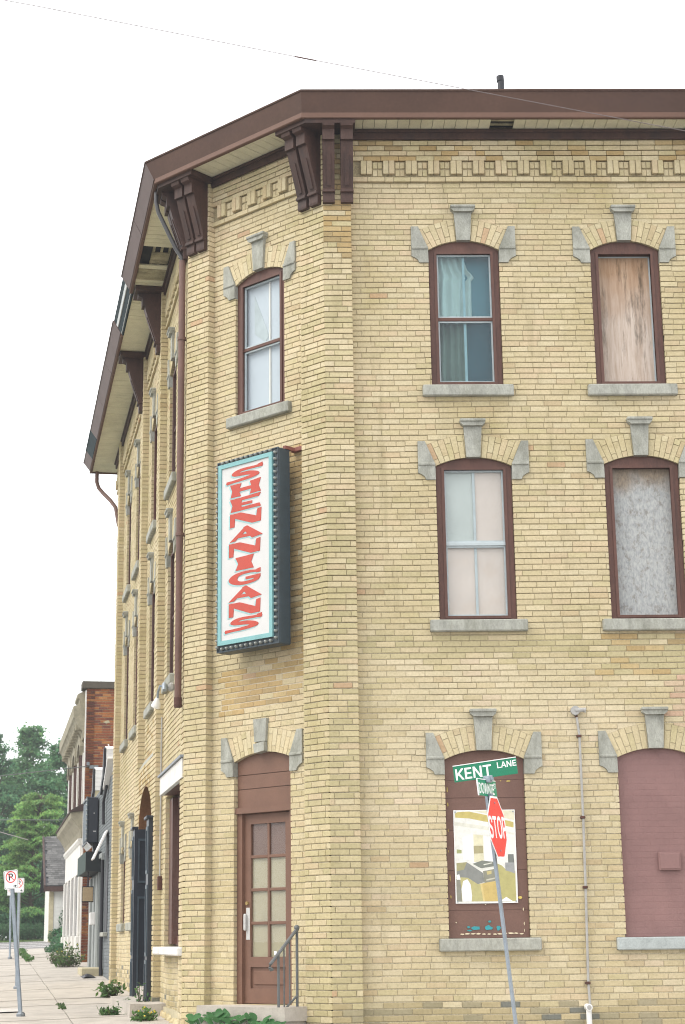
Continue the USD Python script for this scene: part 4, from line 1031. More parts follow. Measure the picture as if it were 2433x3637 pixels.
WL = thing("wall_lamp", LEFT.at(1.95, 0.0, 4.7), "grey floodlight with white shade on the side wall beside the drainpipe", "lamp")
obj("back_plate", MB(LEFT).prism(Polygon([(1.6, 4.6), (2.05, 4.6), (2.1, 4.85), (1.85, 5.0), (1.6, 4.95)]), 0.0, 0.012), "beige", WL)
obj("junction_box", MB(LEFT).box(1.86, 1.97, 0.02, 0.09, 4.75, 4.86, ch=0.02), "conduit", WL)
obj("arm", MB(LEFT).tube([(1.93, 0.12, 4.8), (1.95, 0.2, 4.82), (2.0, 0.22, 4.75), (2.05, 0.22, 4.67)], 0.016, 8).tube([(1.93, 0.12, 4.8), (1.8, 0.16, 4.82), (1.75, 0.16, 4.74)], 0.03, 8), "galv", WL, smooth=40)
ang = np.linspace(0, 2 * math.pi, 17)[:-1]
obj("shade", MB(LEFT).tube([(2.05, 0.22, 4.68), (2.06, 0.225, 4.65), (2.08, 0.23, 4.60), (2.10, 0.24, 4.57)], [0.02, 0.035, 0.058, 0.064], 16), "white_pvc", WL, smooth=40)

CD = thing("conduit", FRONT.at(3.05, 0, 0.6), "thin grey conduit down the front wall with rusty clamps", "pipe")
obj("pipe", MB(FRONT).tube([(3.04, 0.03, 3.97), (3.065, 0.03, 3.72), (3.064, 0.028, 2.84), (3.055, 0.028, 2.1), (3.036, 0.03, 1.11), (3.045, 0.035, 0.84), (3.045, 0.035, 0.55)], 0.0135, 8), "conduit", CD, smooth=40)
for u, z in ((3.065, 3.72), (3.064, 2.84), (3.055, 2.1), (3.036, 1.11)):
    obj("clamp", MB(FRONT).box(u - 0.03, u + 0.022, 0.0, 0.05, z - 0.014, z + 0.014, ch=0.004), "rust", CD)
obj("junction_box", MB(FRONT).tube([(3.03, 0.0, 4.0), (3.03, 0.06, 4.0)], 0.05, 16).tube([(3.03, 0.04, 4.0), (3.11, 0.05, 4.005), (3.145, 0.06, 4.0)], [0.028, 0.024, 0.03], 10).box(3.025, 3.045, 0.015, 0.045, 3.94, 3.97), "conduit", CD, smooth=40)
obj("rusty_elbow", MB(FRONT).box(3.025, 3.055, 0.01, 0.045, 3.925, 3.95, ch=0.004), "rust", CD)

CE = thing("conduit", LEFT.at(3.42, 0.02, 2.4), "thin conduit with a small rusty box on the first pilaster of the side wall", "pipe")
obj("pipe", MB(LEFT).tube([(3.40, 0.03, 4.6), (3.40, 0.03, 3.4), (3.41, 0.03, 2.45)], 0.011, 6), "conduit", CE, smooth=40)
obj("rusty_box", MB(LEFT).box(3.36, 3.45, 0.0, 0.06, 2.27, 2.45, ch=0.006), "rust", CE)

WP = thing("white_pipe", FRONT.at(3.0, 0.2, 0.56), "short white plastic pipe with a round cap at the foot of the wall", "pipe")
obj("pipe", MB(FRONT).tube([(3.02, 0.1, 0.5), (3.015, 0.1, 0.84)], 0.029, 14), "white_pvc", WP, smooth=40)
obj("elbow", MB(FRONT).tube([(3.015, 0.02, 0.865), (3.015, 0.15, 0.865)], 0.036, 16), "white_pvc", WP, smooth=40)
obj("opening", MB(FRONT).tube([(3.015, 0.15, 0.865), (3.015, 0.153, 0.865)], 0.024, 14), "conduit", WP)

VP = thing("roof_vent", (2.615, 19.6, 11.25), "black vent pipe standing on the roof", "vent pipe")
obj("pipe", MB().tube([(2.615, 19.6, 11.25), (2.615, 19.6, 12.17)], 0.042, 14), "plate_black", VP, smooth=40)
obj("collar", MB().tube([(2.61, 19.6, 12.15), (2.607, 19.6, 12.22)], 0.048, 14), "plate_black", VP, smooth=40)

# ------------------------------------------------------------------ the poster: a photograph of a kitchen printed on a flat sheet
PO = thing("poster", FRONT.at(2.0, -0.05, 1.945), "large colour photo poster of a bright kitchen on the brown boarding", "poster")
X0, X1, Z0, Z1 = 1.661, 2.331, 1.947, 2.937
obj("sheet", MB(FRONT).box(X0, X1, -0.052, -0.040, Z0, Z1), "plate_white", PO)
pw, ph = X1 - X0, Z1 - Z0
layers = []
def print_(pts, tone, lvl):
    q = [(X0 + 0.006 + x * (pw - 0.012), Z1 - 0.006 - y * (ph - 0.012)) for x, y in pts]
    layers.append((Polygon(q).buffer(0), tone, lvl))
W1, W2, W3 = (0.74, 0.73, 0.68), (0.62, 0.60, 0.45), (0.80, 0.80, 0.80)
print_([(0, 0), (1, 0), (1, 1), (0, 1)], W1, 0)
print_([(0.0, 0.0), (1, 0), (1, 0.11), (.5, .03), (0.3, 0)], (0.66, 0.62, 0.45), 1)
print_([(0.02, 0.03), (0.06, 0.015), (0.25, 0.01), (0.5, 0.045), (0.98, 0.13), (0.98, 0.19), (0.5, 0.12), (0.25, 0.085), (0.02, 0.075)], (0.48, 0.38, 0.07), 2)
print_([(0.0, 0.12), (0.5, 0.17), (0.98, 0.25), (0.98, 0.27), (0.4, 0.2), (0, 0.16)], (0.66, 0.65, 0.56), 1)
print_([(0.13, 0.29), (0.31, 0.27), (0.31, 0.54), (0.13, 0.54)], W3, 2)
print_([(0.31, 0.26), (0.47, 0.27), (0.47, 0.56), (0.31, 0.56)], (0.66, 0.62, 0.42), 1)
print_([(0.31, 0.385), (0.465, 0.385), (0.465, 0.465), (0.31, 0.47)], (0.31, 0.27, 0.12), 3)
print_([(0.03, 0.42), (0.11, 0.43), (0.11, 0.465), (0.03, 0.465)], (0.27, 0.30, 0.09), 3)
print_([(0.48, 0.28), (0.66, 0.29), (0.67, 0.56), (0.48, 0.55)], W3, 2)
print_([(0.02, 0.58), (0.18, 0.56), (0.22, 0.575), (0.45, 0.68), (0.47, 0.78), (0.36, 0.80), (0.2, 0.73), (0.02, 0.72)], (0.15, 0.16, 0.155), 3)
print_([(0.02, 0.57), (0.19, 0.56), (0.14, 0.64), (0.02, 0.66)], (0.27, 0.25, 0.09), 4)
print_([(0.28, 0.58), (0.44, 0.545), (0.63, 0.56), (0.64, 0.61), (0.45, 0.63), (0.36, 0.62)], (0.10, 0.12, 0.10), 4)
print_([(0.2, 0.565), (0.24, 0.565), (0.42, 0.63), (0.63, 0.61), (0.63, 0.625), (0.4, 0.65)], (0.66, 0.66, 0.60), 5)
print_([(0.46, 0.585), (0.6, 0.568), (0.6, 0.578), (0.47, 0.597)], (0.6, 0.6, 0.52), 5)
print_([(0.45, 0.66), (0.66, 0.635), (0.66, 0.765), (0.47, 0.79)], (0.17, 0.17, 0.12), 4)
print_([(0.51, 0.665), (0.59, 0.655), (0.59, 0.69), (0.52, 0.7)], (0.45, 0.37, 0.12), 5)
print_([(0.5, 0.75), (0.64, 0.73), (0.64, 0.745), (0.5, 0.765)], (0.5, 0.48, 0.38), 5)
print_([(0.69, 0.58), (0.76, 0.6), (0.82, 0.64), (0.98, 0.66), (0.98, 0.985), (0.64, 0.985), (0.66, 0.77)], (0.37, 0.33, 0.085), 3)
print_([(0.87, 0.48), (0.965, 0.48), (0.97, 0.58), (0.87, 0.58)], (0.07, 0.085, 0.085), 3)
print_([(0.82, 0.57), (0.97, 0.57), (0.975, 0.69), (0.9, 0.67), (0.82, 0.655)], (0.24, 0.25, 0.26), 4)
print_([(0.40, 0.795), (0.68, 0.765), (0.68, 0.985), (0.44, 0.985)], (0.50, 0.35, 0.07), 5)
print_([(0.40, 0.80), (0.43, 0.795), (0.47, 0.985), (0.44, 0.985)], (0.6, 0.46, 0.15), 6)
print_([(0.02, 0.70), (0.2, 0.72), (0.36, 0.79), (0.40, 0.80), (0.44, 0.985), (0.02, 0.985)], (0.40, 0.36, 0.12), 2)
print_([(0.10, 0.985), (0.09, 0.85), (0.12, 0.765), (0.19, 0.745), (0.24, 0.8), (0.26, 0.92), (0.25, 0.985)], W3, 5)
print_([(0.01, 0.74), (0.07, 0.74), (0.09, 0.86), (0.09, 0.985), (0.01, 0.985)], (0.17, 0.17, 0.13), 4)
print_([(0.02, 0.70), (0.06, 0.69), (0.08, 0.75), (0.02, 0.75)], W3, 5)
print_([(0.75, 0.97), (0.82, 0.94), (0.92, 0.985), (0.75, 0.985)], W3, 6)
mb = MB(FRONT)
for g, t, l in sorted(layers, key=lambda q: q[2]):
    mb.prism(g, -0.0401, -0.0395 + 0.00025 * l, tone=tuple(x * 0.80 + y * 0.20 for x, y in zip(t, (0.46, 0.44, 0.37))))
obj("printed_picture", mb, "flat_paint", PO, tone=True)
for x, z in ((X0 + 0.02, Z1 - 0.02), (X1 - 0.02, Z1 - 0.02), (X0 + 0.02, Z0 + 0.02), (X1 - 0.02, Z0 + 0.02)):
    obj("screw", MB(FRONT).tube([(x, -0.04, z), (x, -0.034, z)], 0.008, 10), "galv", PO)

# ------------------------------------------------------------------ door step and handrail
DS = thing("door_step", CHAM.at(1.3, 0.3, 0.6), "concrete door step under the brown corner door", "step")
def rough_slab(mb, x0, x1, y0, y1, z0, z1, seed, amp=0.012):
    m = trimesh.creation.box((x1 - x0, y1 - y0, z1 - z0)); m = m.subdivide().subdivide().subdivide()
    v = m.vertices + [(x0 + x1) / 2, (y0 + y1) / 2, (z0 + z1) / 2]
    v += (np.stack([meshkit.fbm(v * 5 + k * 9, 3, seed + k) for k in range(3)], 1) - 0.5) * 2 * amp
    return mb.raw(v, m.faces)
obj("slab", rough_slab(MB(CHAM), 0.62, 1.98, -0.12, 0.44, 0.76, 0.905, 3), "concrete", DS, smooth=40)
obj("base", rough_slab(MB(CHAM), 0.66, 1.94, -0.1, 0.40, 0.35, 0.755, 5), "concrete", DS, smooth=40)
HR = thing("handrail", CHAM.at(1.86, 0.3, 0.9), "grey iron handrail sloping down beside the corner door", "handrail")
cR = 1.86
obj("rail", MB(CHAM).tube([(cR, 0.11, 1.70), (cR, 0.13, 1.70), (cR, 0.50, 1.375), (cR, 0.535, 1.345), (cR, 0.54, 1.315), (cR, 0.52, 1.29), (cR, 0.50, 1.295)], 0.018, 8), "rail_iron", HR, smooth=40)
obj("knob", MB(CHAM).tm(trimesh.Trimesh(trimesh.creation.icosphere(2, 0.03).vertices + [cR, 0.125, 1.72], trimesh.creation.icosphere(2, 0.03).faces)), "rail_iron", HR, smooth=40)
obj("post", MB(CHAM).tube([(cR, 0.125, 1.70), (cR, 0.125, 1.01), (cR, 0.125, 0.90)], 0.015, 8), "rail_iron", HR)
obj("post", MB(CHAM).tube([(cR, 0.41, 1.44), (cR, 0.41, 0.52)], 0.015, 8), "rail_iron", HR)
for w, z0, z1 in ((0.325, 0.885, 1.515), (0.24, 0.94, 1.585)):
    obj("baluster", MB(CHAM).tube([(cR, w, z1), (cR, w, z0)], 0.009, 6), "rail_iron", HR)
obj("bottom_rail", MB(CHAM).tube([(cR, 0.115, 1.025), (cR, 0.42, 0.81)], 0.012, 6), "rail_iron", HR)

# ------------------------------------------------------------------ stop sign and street names on one leaning post
def tilted(o, r, k):
    k = np.asarray(k, float) / np.linalg.norm(k); r = np.asarray(r, float); r = r - (r @ k) * k; r /= np.linalg.norm(r)
    f = Fr(o, r, np.cross(r, k)); f.k = k; f.det = np.dot(np.cross(f.d, f.n), f.k); return f
kS = np.array([-0.0943, 0.0, 0.9955]); pS = np.array([2.066, 16.80, 0.50])
SS = thing("stop_sign", pS, "red STOP sign with green street names on a leaning grey post", "road sign")
rS = np.array([0.375, 0.927, 0])
fp = tilted(pS, rS, kS)
mb = MB(fp)
for x0, x1, y0, y1 in ((-0.022, 0.022, -0.004, 0.004), (-0.026, -0.016, -0.022, 0.004), (0.016, 0.026, -0.022, 0.004)):
    mb.box(x0, x1, y0, y1, 0, 2.62)
obj("post", mb, "galv", SS)
fo = tilted(np.array([1.885, 16.765, 2.627]) + 0.0 * rS, rS, kS)
oc = lambda r_: Polygon([(r_ / math.cos(math.pi / 8) * math.cos(t), r_ / math.cos(math.pi / 8) * math.sin(t)) for t in np.arange(8) * math.pi / 4 + math.pi / 8])
pl = obj("sign_plate", MB(fo).prism(oc(0.30), 0.03, 0.033), "plate_white", SS)
obj("red_face", MB(fo).prism(oc(0.281), 0.0331, 0.0342), "stop_red", pl)
obj("lettering", text_on(MB(fo), "STOP", 0.20, 0.0, 0.0342, -0.10, 0.84, bold=True, depth=0.001, center=True), "plate_white", pl)
for z in (0.235, -0.225):
    obj("bolt", MB(fo).tube([(0.0, 0.033, z), (0.0, 0.039, z)], 0.009, 8), "galv", pl)
obj("plate_back", MB(fo).prism(oc(0.299), 0.0285, 0.0298), "galv_dark", pl)
def blade(o, r, txt, small, ln, h, ht, hs, label, sx, ssx, gap):
    f = tilted(o, r, kS)
    p = obj("street_name_blade", MB(f).box(-ln / 2, ln / 2, -0.004, 0.004, -h / 2, h / 2, ch=0.0015), "green_blade", SS, label=label)
    obj("edge", MB(f).box(-ln / 2, ln / 2, -0.006, 0.006, h / 2, h / 2 + 0.008), "plate_white", p)
    if txt == "DOWNIE":
        obj("edge", MB(f).box(-ln / 2 - 0.012, -ln / 2, -0.005, 0.006, -h / 2, h / 2), "plate_white", p)
    obj("lettering", text_on(MB(f), txt, ht, -ln / 2 + 0.02, 0.004, -ht / 2 - 0.006, sx, bold=True, depth=0.001), "plate_white", p)
    obj("lettering", text_on(MB(f), small, hs, ln / 2 - gap, 0.004, h / 2 - hs - 0.022, ssx, bold=True, depth=0.001), "plate_white", p)
    for s_, y in ((-1, -0.0055),):
        pass
    return f
pk = pS + kS * ((3.19 - 0.50) / kS[2])
blade(np.array([1.818, 16.80, 3.188]), np.array([0.905, -0.425, 0]), "KENT", "LANE", 0.66, 0.157, 0.105, 0.055, "green blade reading KENT LANE", 1.02, 1.05, 0.20)
blade(np.array([1.832, 16.80, 3.01]), rS, "DOWNIE", "ST", 0.66, 0.157, 0.098, 0.05, "green blade reading DOWNIE ST", 0.98, 1.0, 0.10)
fb = tilted(np.array([1.85, 16.80, 3.10]), rS, kS)
obj("clamp", MB(fb).box(-0.045, 0.045, -0.022, 0.022, -0.035, 0.02, ch=0.006).box(-0.02, 0.02, -0.05, 0.05, -0.02, 0.035, ch=0.006), "galv", SS)
fb = tilted(np.array([1.865, 16.80, 2.935]), rS, kS)
obj("clamp", MB(fb).box(-0.03, 0.03, -0.02, 0.02, -0.03, 0.025, ch=0.006), "galv", SS)

# ------------------------------------------------------------------ no parking signs along the kerb
def parking(name, at, lean, yaw, ht, label, w=0.205, h=0.27, arrow=True):
    T = thing(name, at, label, "road sign", "no parking signs along the kerb")
    k = np.array([math.sin(lean), 0.0, math.cos(lean)]); r_ = np.array([math.cos(yaw), -math.sin(yaw), 0])
    f = tilted(np.asarray(at, float), r_, k)
    mb = MB(f)
    for x0, x1, y0, y1 in ((-0.022, 0.022, -0.014, -0.006), (-0.026, -0.018, -0.03, -0.006), (0.018, 0.026, -0.03, -0.006)):
        mb.box(x0, x1, y0, y1, -0.1, ht)
    obj("post", mb, "galv", T)
    obj("post_base", MB(f).box(-0.05, 0.05, -0.07, 0.03, -0.1, 0.05, ch=0.02), "galv_dark", T)
    zc_ = ht - h / 2 + 0.03
    rr = lambda s_: sbox(-w / 2 + s_, zc_ - h / 2 + s_, w / 2 - s_, zc_ + h / 2 - s_).buffer(-0.02).buffer(0.02)
    p = obj("sign_plate", MB(f).prism(rr(0), -0.004, 0.0), "plate_white", T)
    obj("border", MB(f).prism(rr(0.008).difference(rr(0.0115)), 0.0, 0.0008), "plate_black", p)
    cz = zc_ + 0.035; R_ = 0.078
    c_ = Polygon([(R_ * math.cos(t), cz + R_ * math.sin(t)) for t in np.linspace(0, 2 * math.pi, 36)])
    ring = c_.difference(c_.buffer(-0.013))
    stem = sbox(-0.032, cz - 0.045, -0.014, cz + 0.045); bowl = Polygon([(0.006 + 0.028 * math.cos(t), cz + 0.019 + 0.027 * math.sin(t)) for t in np.linspace(-math.pi / 2, math.pi / 2, 14)] + [(-0.03, cz + 0.046), (-0.03, cz - 0.008)])
    hole = Polygon([(0.004 + 0.013 * math.cos(t), cz + 0.019 + 0.013 * math.sin(t)) for t in np.linspace(-math.pi / 2, math.pi / 2, 10)] + [(-0.014, cz + 0.032), (-0.014, cz + 0.006)])
    obj("letter_p", MB(f).prism(unary_union([stem, bowl.buffer(0)]).difference(hole.buffer(0)), 0.0, 0.001), "plate_black", p)
    slash = LineString([(-R_ * 0.66, cz + R_ * 0.66), (R_ * 0.66, cz - R_ * 0.66)]).buffer(0.005)
    obj("red_ring", MB(f).prism(unary_union([ring, slash]), 0.001, 0.002), "stop_red", p)
    if arrow:
        ar = unary_union([sbox(0.03, zc_ - h / 2 + 0.030, 0.055, zc_ - h / 2 + 0.042), Polygon([(0.052, zc_ - h / 2 + 0.018), (0.082, zc_ - h / 2 + 0.036), (0.052, zc_ - h / 2 + 0.054)])])
        obj("arrow", MB(f).prism(ar, 0.0, 0.001), "plate_black", p)
    return T
parking("no_parking_sign", (-3.74, 23.61, gz(4.0, 1.7) + 0.0), -0.100, 0.34, 1.88, "no parking sign on the nearest leaning post, at the left edge of the pavement", w=0.215, h=0.25)
parking("no_parking_sign", (-4.98, 30.91, gz(11.5, 1.65) + 0.0), -0.005, 0.40, 1.86, "no parking sign half hidden behind the nearest sign post", w=0.215, h=0.25)
parking("no_parking_sign", (-7.80, 47.15, gz(28.2, 1.55) + 0.0), -0.02, 0.60, 1.86, "farthest no parking sign, small and half covered by two nearer posts", w=0.22, h=0.25)

# ------------------------------------------------------------------ overhead cables
def cable(name, pts, r_, m, label, group=None, splice=None):
    T = thing(name, pts[0], label, "cable", group)
    p = np.array(pts, float)
    obj("wire", MB().tube(p, r_, 6), m, T)
    return T
CB = cable("overhead_cable", [(-6.5, 11.55, 9.37), (-1.99, 11.72, 8.55), (0.08, 11.77, 8.13), (2.98, 11.83, 7.55), (6.0, 11.9, 7.0)], 0.0029, "wire_sky", "thin pale cable crossing the sky in front of the roof edge")
obj("splice", MB().tube([(0.0, 11.768, 8.146), (0.16, 11.772, 8.114)], 0.0055, 8), "rust", CB)

# ------------------------------------------------------------------ neighbours along the side street
GB = thing("grey_brick_building", LEFT.at(16.4, -3, gz(16)), "low grey painted brick shop with stepped parapet and dark door", "building")
gs0, gs1, gtop = 13.24, 19.62, 4.76
gcore = sbox(gs0, 0.3, gs1, gtop)
gw = obj("wall", MB(LEFT).prism(gcore, -6.0, -0.007), "grey_brick", GB)
wh, cu = brick_pieces([(gs0, gs1, 0.0, 0.75, gtop)], sbox(0, 0, 0.1, 0.1), 31)
obj("painted_brickwork", brick_mesh(MB(LEFT), wh, 13, depth=0.05), "grey_brick", gw, kind="stuff")
for (u, top, seed) in ((15.4, 5.5, 1), (19.0, 5.42, 2)):
    pp = obj("parapet", MB(LEFT).prism(Polygon([(u, gtop), (u, top - 0.06), (u + 0.12, top), (u + 0.5, top - 0.05), (u + 0.9, gtop + 0.25), (u + 1.0, gtop)] if u < 18 else [(u, gtop), (u, top - 0.06), (u + 0.12, top), (u + 0.6, top), (u + 0.6, gtop)]), -0.17, 0.0), "grey_brick", GB)
    for k in range(5):
        z = top - 0.50 + k * 0.092
        obj("flashing_strip", MB(LEFT).box(u - 0.025 - 0.004 * (k % 2), u - 0.001, -0.18, 0.012, z, z + 0.089), "cap_white", pp)
    obj("flashing_top", MB(LEFT).prism(Polygon([(u - 0.03, top - 0.05), (u - 0.02, top - 0.02), (u + 0.1, top + 0.03), (u + 0.55, top - 0.0), (u + 0.55, top - 0.035), (u + 0.1, top - 0.004)]), -0.18, 0.012), "cap_white", pp)
    obj("return_face", MB(LEFT).box(u - 0.02, u - 0.001, -0.17, 0.0, gtop - 0.4 + 0.4, top - 0.505), "beige", pp)
    obj("edge_trim", MB(LEFT).prism(Polygon([(u - 0.03, top - 0.03), (u + 0.02, top), (u + 0.2, top - 0.12), (u + 0.35, gtop + 0.2), (u + 0.95, gtop - 0.02), (u + 0.95, gtop - 0.16), (u + 0.2, gtop + 0.1), (u - 0.03, gtop + 0.12)]), 0.0, 0.05), "plate_black", pp)
obj("flashing", MB(LEFT).prism(Polygon([(13.3, 5.05), (13.32, 5.09), (14.5, 4.62), (14.5, 4.55)]), -0.02, 0.11), "cap_white", GB)
obj("drain", MB(LEFT).tube([(14.3, 0.05, 4.6), (15.0, 0.06, 4.35), (15.05, 0.05, 3.9)], 0.03, 6), "plate_black", GB)
gd = obj("door", MB(LEFT).box(15.35, 16.2, 0.0, 0.015, gz(15.8) + 0.16, 3.25), "navy", GB, label="tall dark shop door")
obj("door_frame", MB(LEFT).box(15.25, 15.34, 0.0, 0.06, gz(15) + 0.1, 3.35, ch=0.008).box(16.21, 16.3, 0.0, 0.06, gz(15) + 0.1, 3.35, ch=0.008).box(15.34, 16.21, 0.0, 0.06, 3.26, 3.36, ch=0.008), "grey_paint", gd)
gwn = obj("window", MB(LEFT).prism(arc_poly(14.42, 0.75, 1.78, 3.62, 0.12), 0.0, 0.012), "plate_black", GB)
obj("sill", MB(LEFT).box(13.95, 14.9, 0.0, 0.09, 1.70, 1.78, ch=0.008), "stone", gwn)
for k in range(3):
    obj("shop_pilaster", MB(LEFT).box(16.6 + k * 1.0, 17.05 + k * 1.0, 0.0, 0.06 + 0.02 * (k == 2), gz(17), 2.95, ch=0.01), "grey_paint", GB)
obj("shop_front", MB(LEFT).box(16.35, 19.6, 0.0, 0.03, gz(17), 2.98), "grey_paint", GB)
obj("meter_box", MB(LEFT).box(16.9, 17.15, 0.06, 0.17, 1.95, 2.2, ch=0.01), "cap_white", GB)
obj("pipe", MB(LEFT).tube([(15.0, 0.05, 0.95), (15.0, 0.05, 3.2)], 0.035, 8), "plate_black", GB)
obj("step", MB(LEFT).box(15.1, 16.5, 0.0, 0.42, gz(15.5) - 0.1, gz(15.5) + 0.15, ch=0.015), "beige", GB)

SC = thing("sign_cabinet", LEFT.at(17.9, 0.12, 3.65), "dark navy sign box with bulbs projecting from the grey shop", "sign")
obj("case", MB(LEFT).box(17.3, 19.0, 0.02, 0.235, 3.67, 4.63, ch=0.01), "navy", SC)
obj("face", MB(LEFT).box(17.36, 18.94, 0.235, 0.25, 3.73, 4.57), "navy_panel", SC)
bl2 = trimesh.creation.icosphere(1, 0.035)
for k in range(9):
    z = 3.74 + k * 0.103
    obj("bulb", MB(LEFT).raw(bl2.vertices * 0.8 + [17.315, 0.255, z], bl2.faces), "bulb", SC, smooth=40)
obj("frame", MB(LEFT).box(17.29, 17.36, 0.235, 0.262, 3.66, 4.64).box(17.3, 19.0, 0.235, 0.262, 3.655, 3.70).box(17.3, 19.0, 0.235, 0.262, 4.6, 4.645), "sign_box", SC)
obj("small_mark", MB(LEFT).box(17.295, 17.3, 0.06, 0.12, 3.9, 3.915).box(17.295, 17.3, 0.1, 0.115, 4.28, 4.3), "cap_white", SC)
obj("under_bracket", MB(LEFT).box(17.4, 17.6, 0.0, 0.1, 3.35, 3.66), "plate_black", SC)
obj("lower_strip", MB(LEFT).prism(Polygon([(0.14, 3.58), (0.24, 3.68), (0.26, 3.68), (0.16, 3.55)]), 17.28, 18.9, axis="u"), "cap_white", SC)

AW = thing("shop_awning", LEFT.at(17.5, 0.16, 3.0), "black and dark green box awning over the grey shop front", "awning")
obj("side", MB(LEFT).prism(Polygon([(0.0, 3.0), (0.33, 3.03), (0.33, 3.42), (0.0, 3.42)]), 16.1, 16.13, axis="u"), "awning_side", AW)
obj("side", MB(LEFT).prism(Polygon([(0.0, 3.0), (0.33, 3.03), (0.33, 3.42), (0.0, 3.42)]), 19.3, 19.33, axis="u"), "awning_side", AW)
obj("front", MB(LEFT).box(16.13, 19.3, 0.315, 0.33, 3.02, 3.42), "awning", AW)
obj("top", MB(LEFT).box(16.13, 19.3, 0.0, 0.315, 3.40, 3.42), "awning", AW)
obj("underside", MB(LEFT).box(16.13, 19.3, 0.0, 0.31, 3.03, 3.05), "awning_side", AW)
HS_ = thing("small_hanging_sign", LEFT.at(16.4, 0.26, 2.43), "small square tan sign hanging under the black awning", "sign")
obj("board", MB(LEFT).box(16.28, 16.32, 0.155, 0.365, 2.42, 2.70, ch=0.006), "tan", HS_)
obj("rim", MB(LEFT).box(16.30, 16.33, 0.14, 0.38, 2.40, 2.72, ch=0.004), "plate_black", HS_)
obj("hanger", MB(LEFT).box(16.29, 16.32, 0.245, 0.275, 2.70, 3.02), "plate_black", HS_)
FL = thing("window_flap", LEFT.at(14.4, 0.1, 3.2), "white slatted flap tilted out from the grey wall", "shutter")
for k in range(4):
    t0, t1 = k / 4, (k + 0.93) / 4
    obj("slat", MB(LEFT).prism(Polygon([(0.02 + 0.26 * t0, 3.72 - 0.56 * t0), (0.02 + 0.26 * t1, 3.72 - 0.56 * t1), (0.045 + 0.26 * t1, 3.735 - 0.56 * t1), (0.045 + 0.26 * t0, 3.735 - 0.56 * t0)]), 14.0, 14.75, axis="u"), "cap_white", FL)

# red brick building beyond
RB = thing("red_brick_building", LEFT.at(27.5, -4, gz(27)), "tall orange red brick building with weathered cream cornices", "building")
rs0, rs1 = 23.3, 32.0
SIDE = Fr(LEFT.at(rs0, 0, 0), -nL, -dL)
rw = obj("side_wall", MB(SIDE).box(0.01, 9.0, -0.4, -0.007, 0.8, 7.85), "mortar", RB)
wh, cu = brick_pieces([(0.2, 1.6, 0.0, 0.8, 7.85), (0.0, 0.2, 0.02, 0.8, 7.85)], sbox(50, 0, 50.1, 0.1), 32, kind_at=lambda u, z, r: "red")
wh = [(a, b, w, c, d, tuple(x * (0.62 if a < 0.19 else 1.0) for x in t)) for a, b, w, c, d, t in wh]
obj("brickwork", brick_mesh(MB(SIDE), wh, 17, depth=0.06), "red_brick", rw, tone=True, kind="stuff")
obj("bare_patch", MB(SIDE).prism(Polygon([(0.52, 6.28), (0.6, 6.36), (0.72, 6.33), (0.7, 6.25), (0.6, 6.22)]), 0.0, 0.008), "beige", rw)
obj("bare_patch", MB(SIDE).prism(Polygon([(0.42, 7.0), (0.55, 7.05), (0.6, 6.99), (0.5, 6.96)]), 0.0, 0.008), "beige", rw)
obj("coping", MB(SIDE).box(-0.12, 9.0, -0.6, 0.06, 7.85, 8.03, ch=0.01), "coping", RB)
holes_ = []
for k, s_ in enumerate((25.0, 27.7, 30.4)):
    holes_.append(arc_poly(s_, 1.25, 5.0, 6.35, 0.22))
    holes_.append(sbox(s_ - 1.0, 1.75, s_ + 1.0, 3.2))
fa = obj("facade", MB(LEFT).prism(sbox(rs0 + 0.07, 0.8, rs1, 7.85).difference(unary_union(holes_)), -0.3, -0.001), "cornice", RB)
obj("interior", MB(LEFT).box(rs0 + 0.45, rs1 - 0.4, -0.42, -0.31, 1.2, 7.0), "black", RB)
for s_ in (25.0, 27.7, 30.4):
    wn = obj("window", MB(LEFT).prism(arc_poly(s_, 1.5, 4.95, 6.35, 0.25), -0.29, 0.004), "plate_black", RB)
    obj("pane", MB(LEFT).box(s_ - 0.68, s_ - 0.05, 0.005, 0.012, 5.05, 6.35), "glass", wn)
    obj("pane", MB(LEFT).box(s_ + 0.05, s_ + 0.68, 0.005, 0.012, 5.05, 6.35), "glass", wn)
    for u in (s_ - 0.75, s_ - 0.04, s_ + 0.67):
        obj("mullion", MB(LEFT).box(u, u + 0.08, 0.0, 0.035, 4.95, 6.42), "maroon", wn)
    obj("hood", MB(LEFT).prism(arc_poly(s_, 1.5, 6.25, 6.4, 0.28, extra=0.18).difference(arc_poly(s_, 1.5, 4.0, 6.36, 0.25)), 0.0, 0.10), "cornice", wn)
    for u in (s_ - 0.95, s_ + 0.80):
        obj("surround", MB(LEFT).box(u, u + 0.15, 0.0, 0.03, 4.95, 6.3, ch=0.006), "white_wood", wn)
    obj("sill", MB(LEFT).box(s_ - 0.85, s_ + 0.85, 0.0, 0.08, 4.86, 4.94, ch=0.01), "white_wood", wn)
for s_, w_ in ((rs0, 0.22), (rs1 - 0.3, 0.3)):
    obj("corner_strip", MB(LEFT).box(s_, s_ + w_, 0.0, 0.03, 0.9, 7.8), "white_wood", RB)
co = obj("upper_cornice", MB(LEFT).prism(Polygon([(0.0, 6.62), (0.05, 6.62), (0.08, 6.8), (0.16, 6.88), (0.27, 7.1), (0.31, 7.14), (0.32, 7.42), (0.0, 7.5)]), rs0 + 0.15, rs1 + 0.1, axis="u"), "cornice", RB)
for k in range(12):
    obj("modillion", MB(LEFT).box(rs0 + 0.4 + k * 0.7, rs0 + 0.6 + k * 0.7, 0.08, 0.25, 6.83, 6.98, ch=0.01), "cornice", co)
obj("pediment_block", MB(LEFT).prism(Polygon([(0.0, 7.42), (0.16, 7.42), (0.16, 7.62), (0.22, 7.66), (0.22, 7.74), (0.0, 7.85)]), rs0 + 0.3, rs0 + 1.6, axis="u"), "cornice", RB)
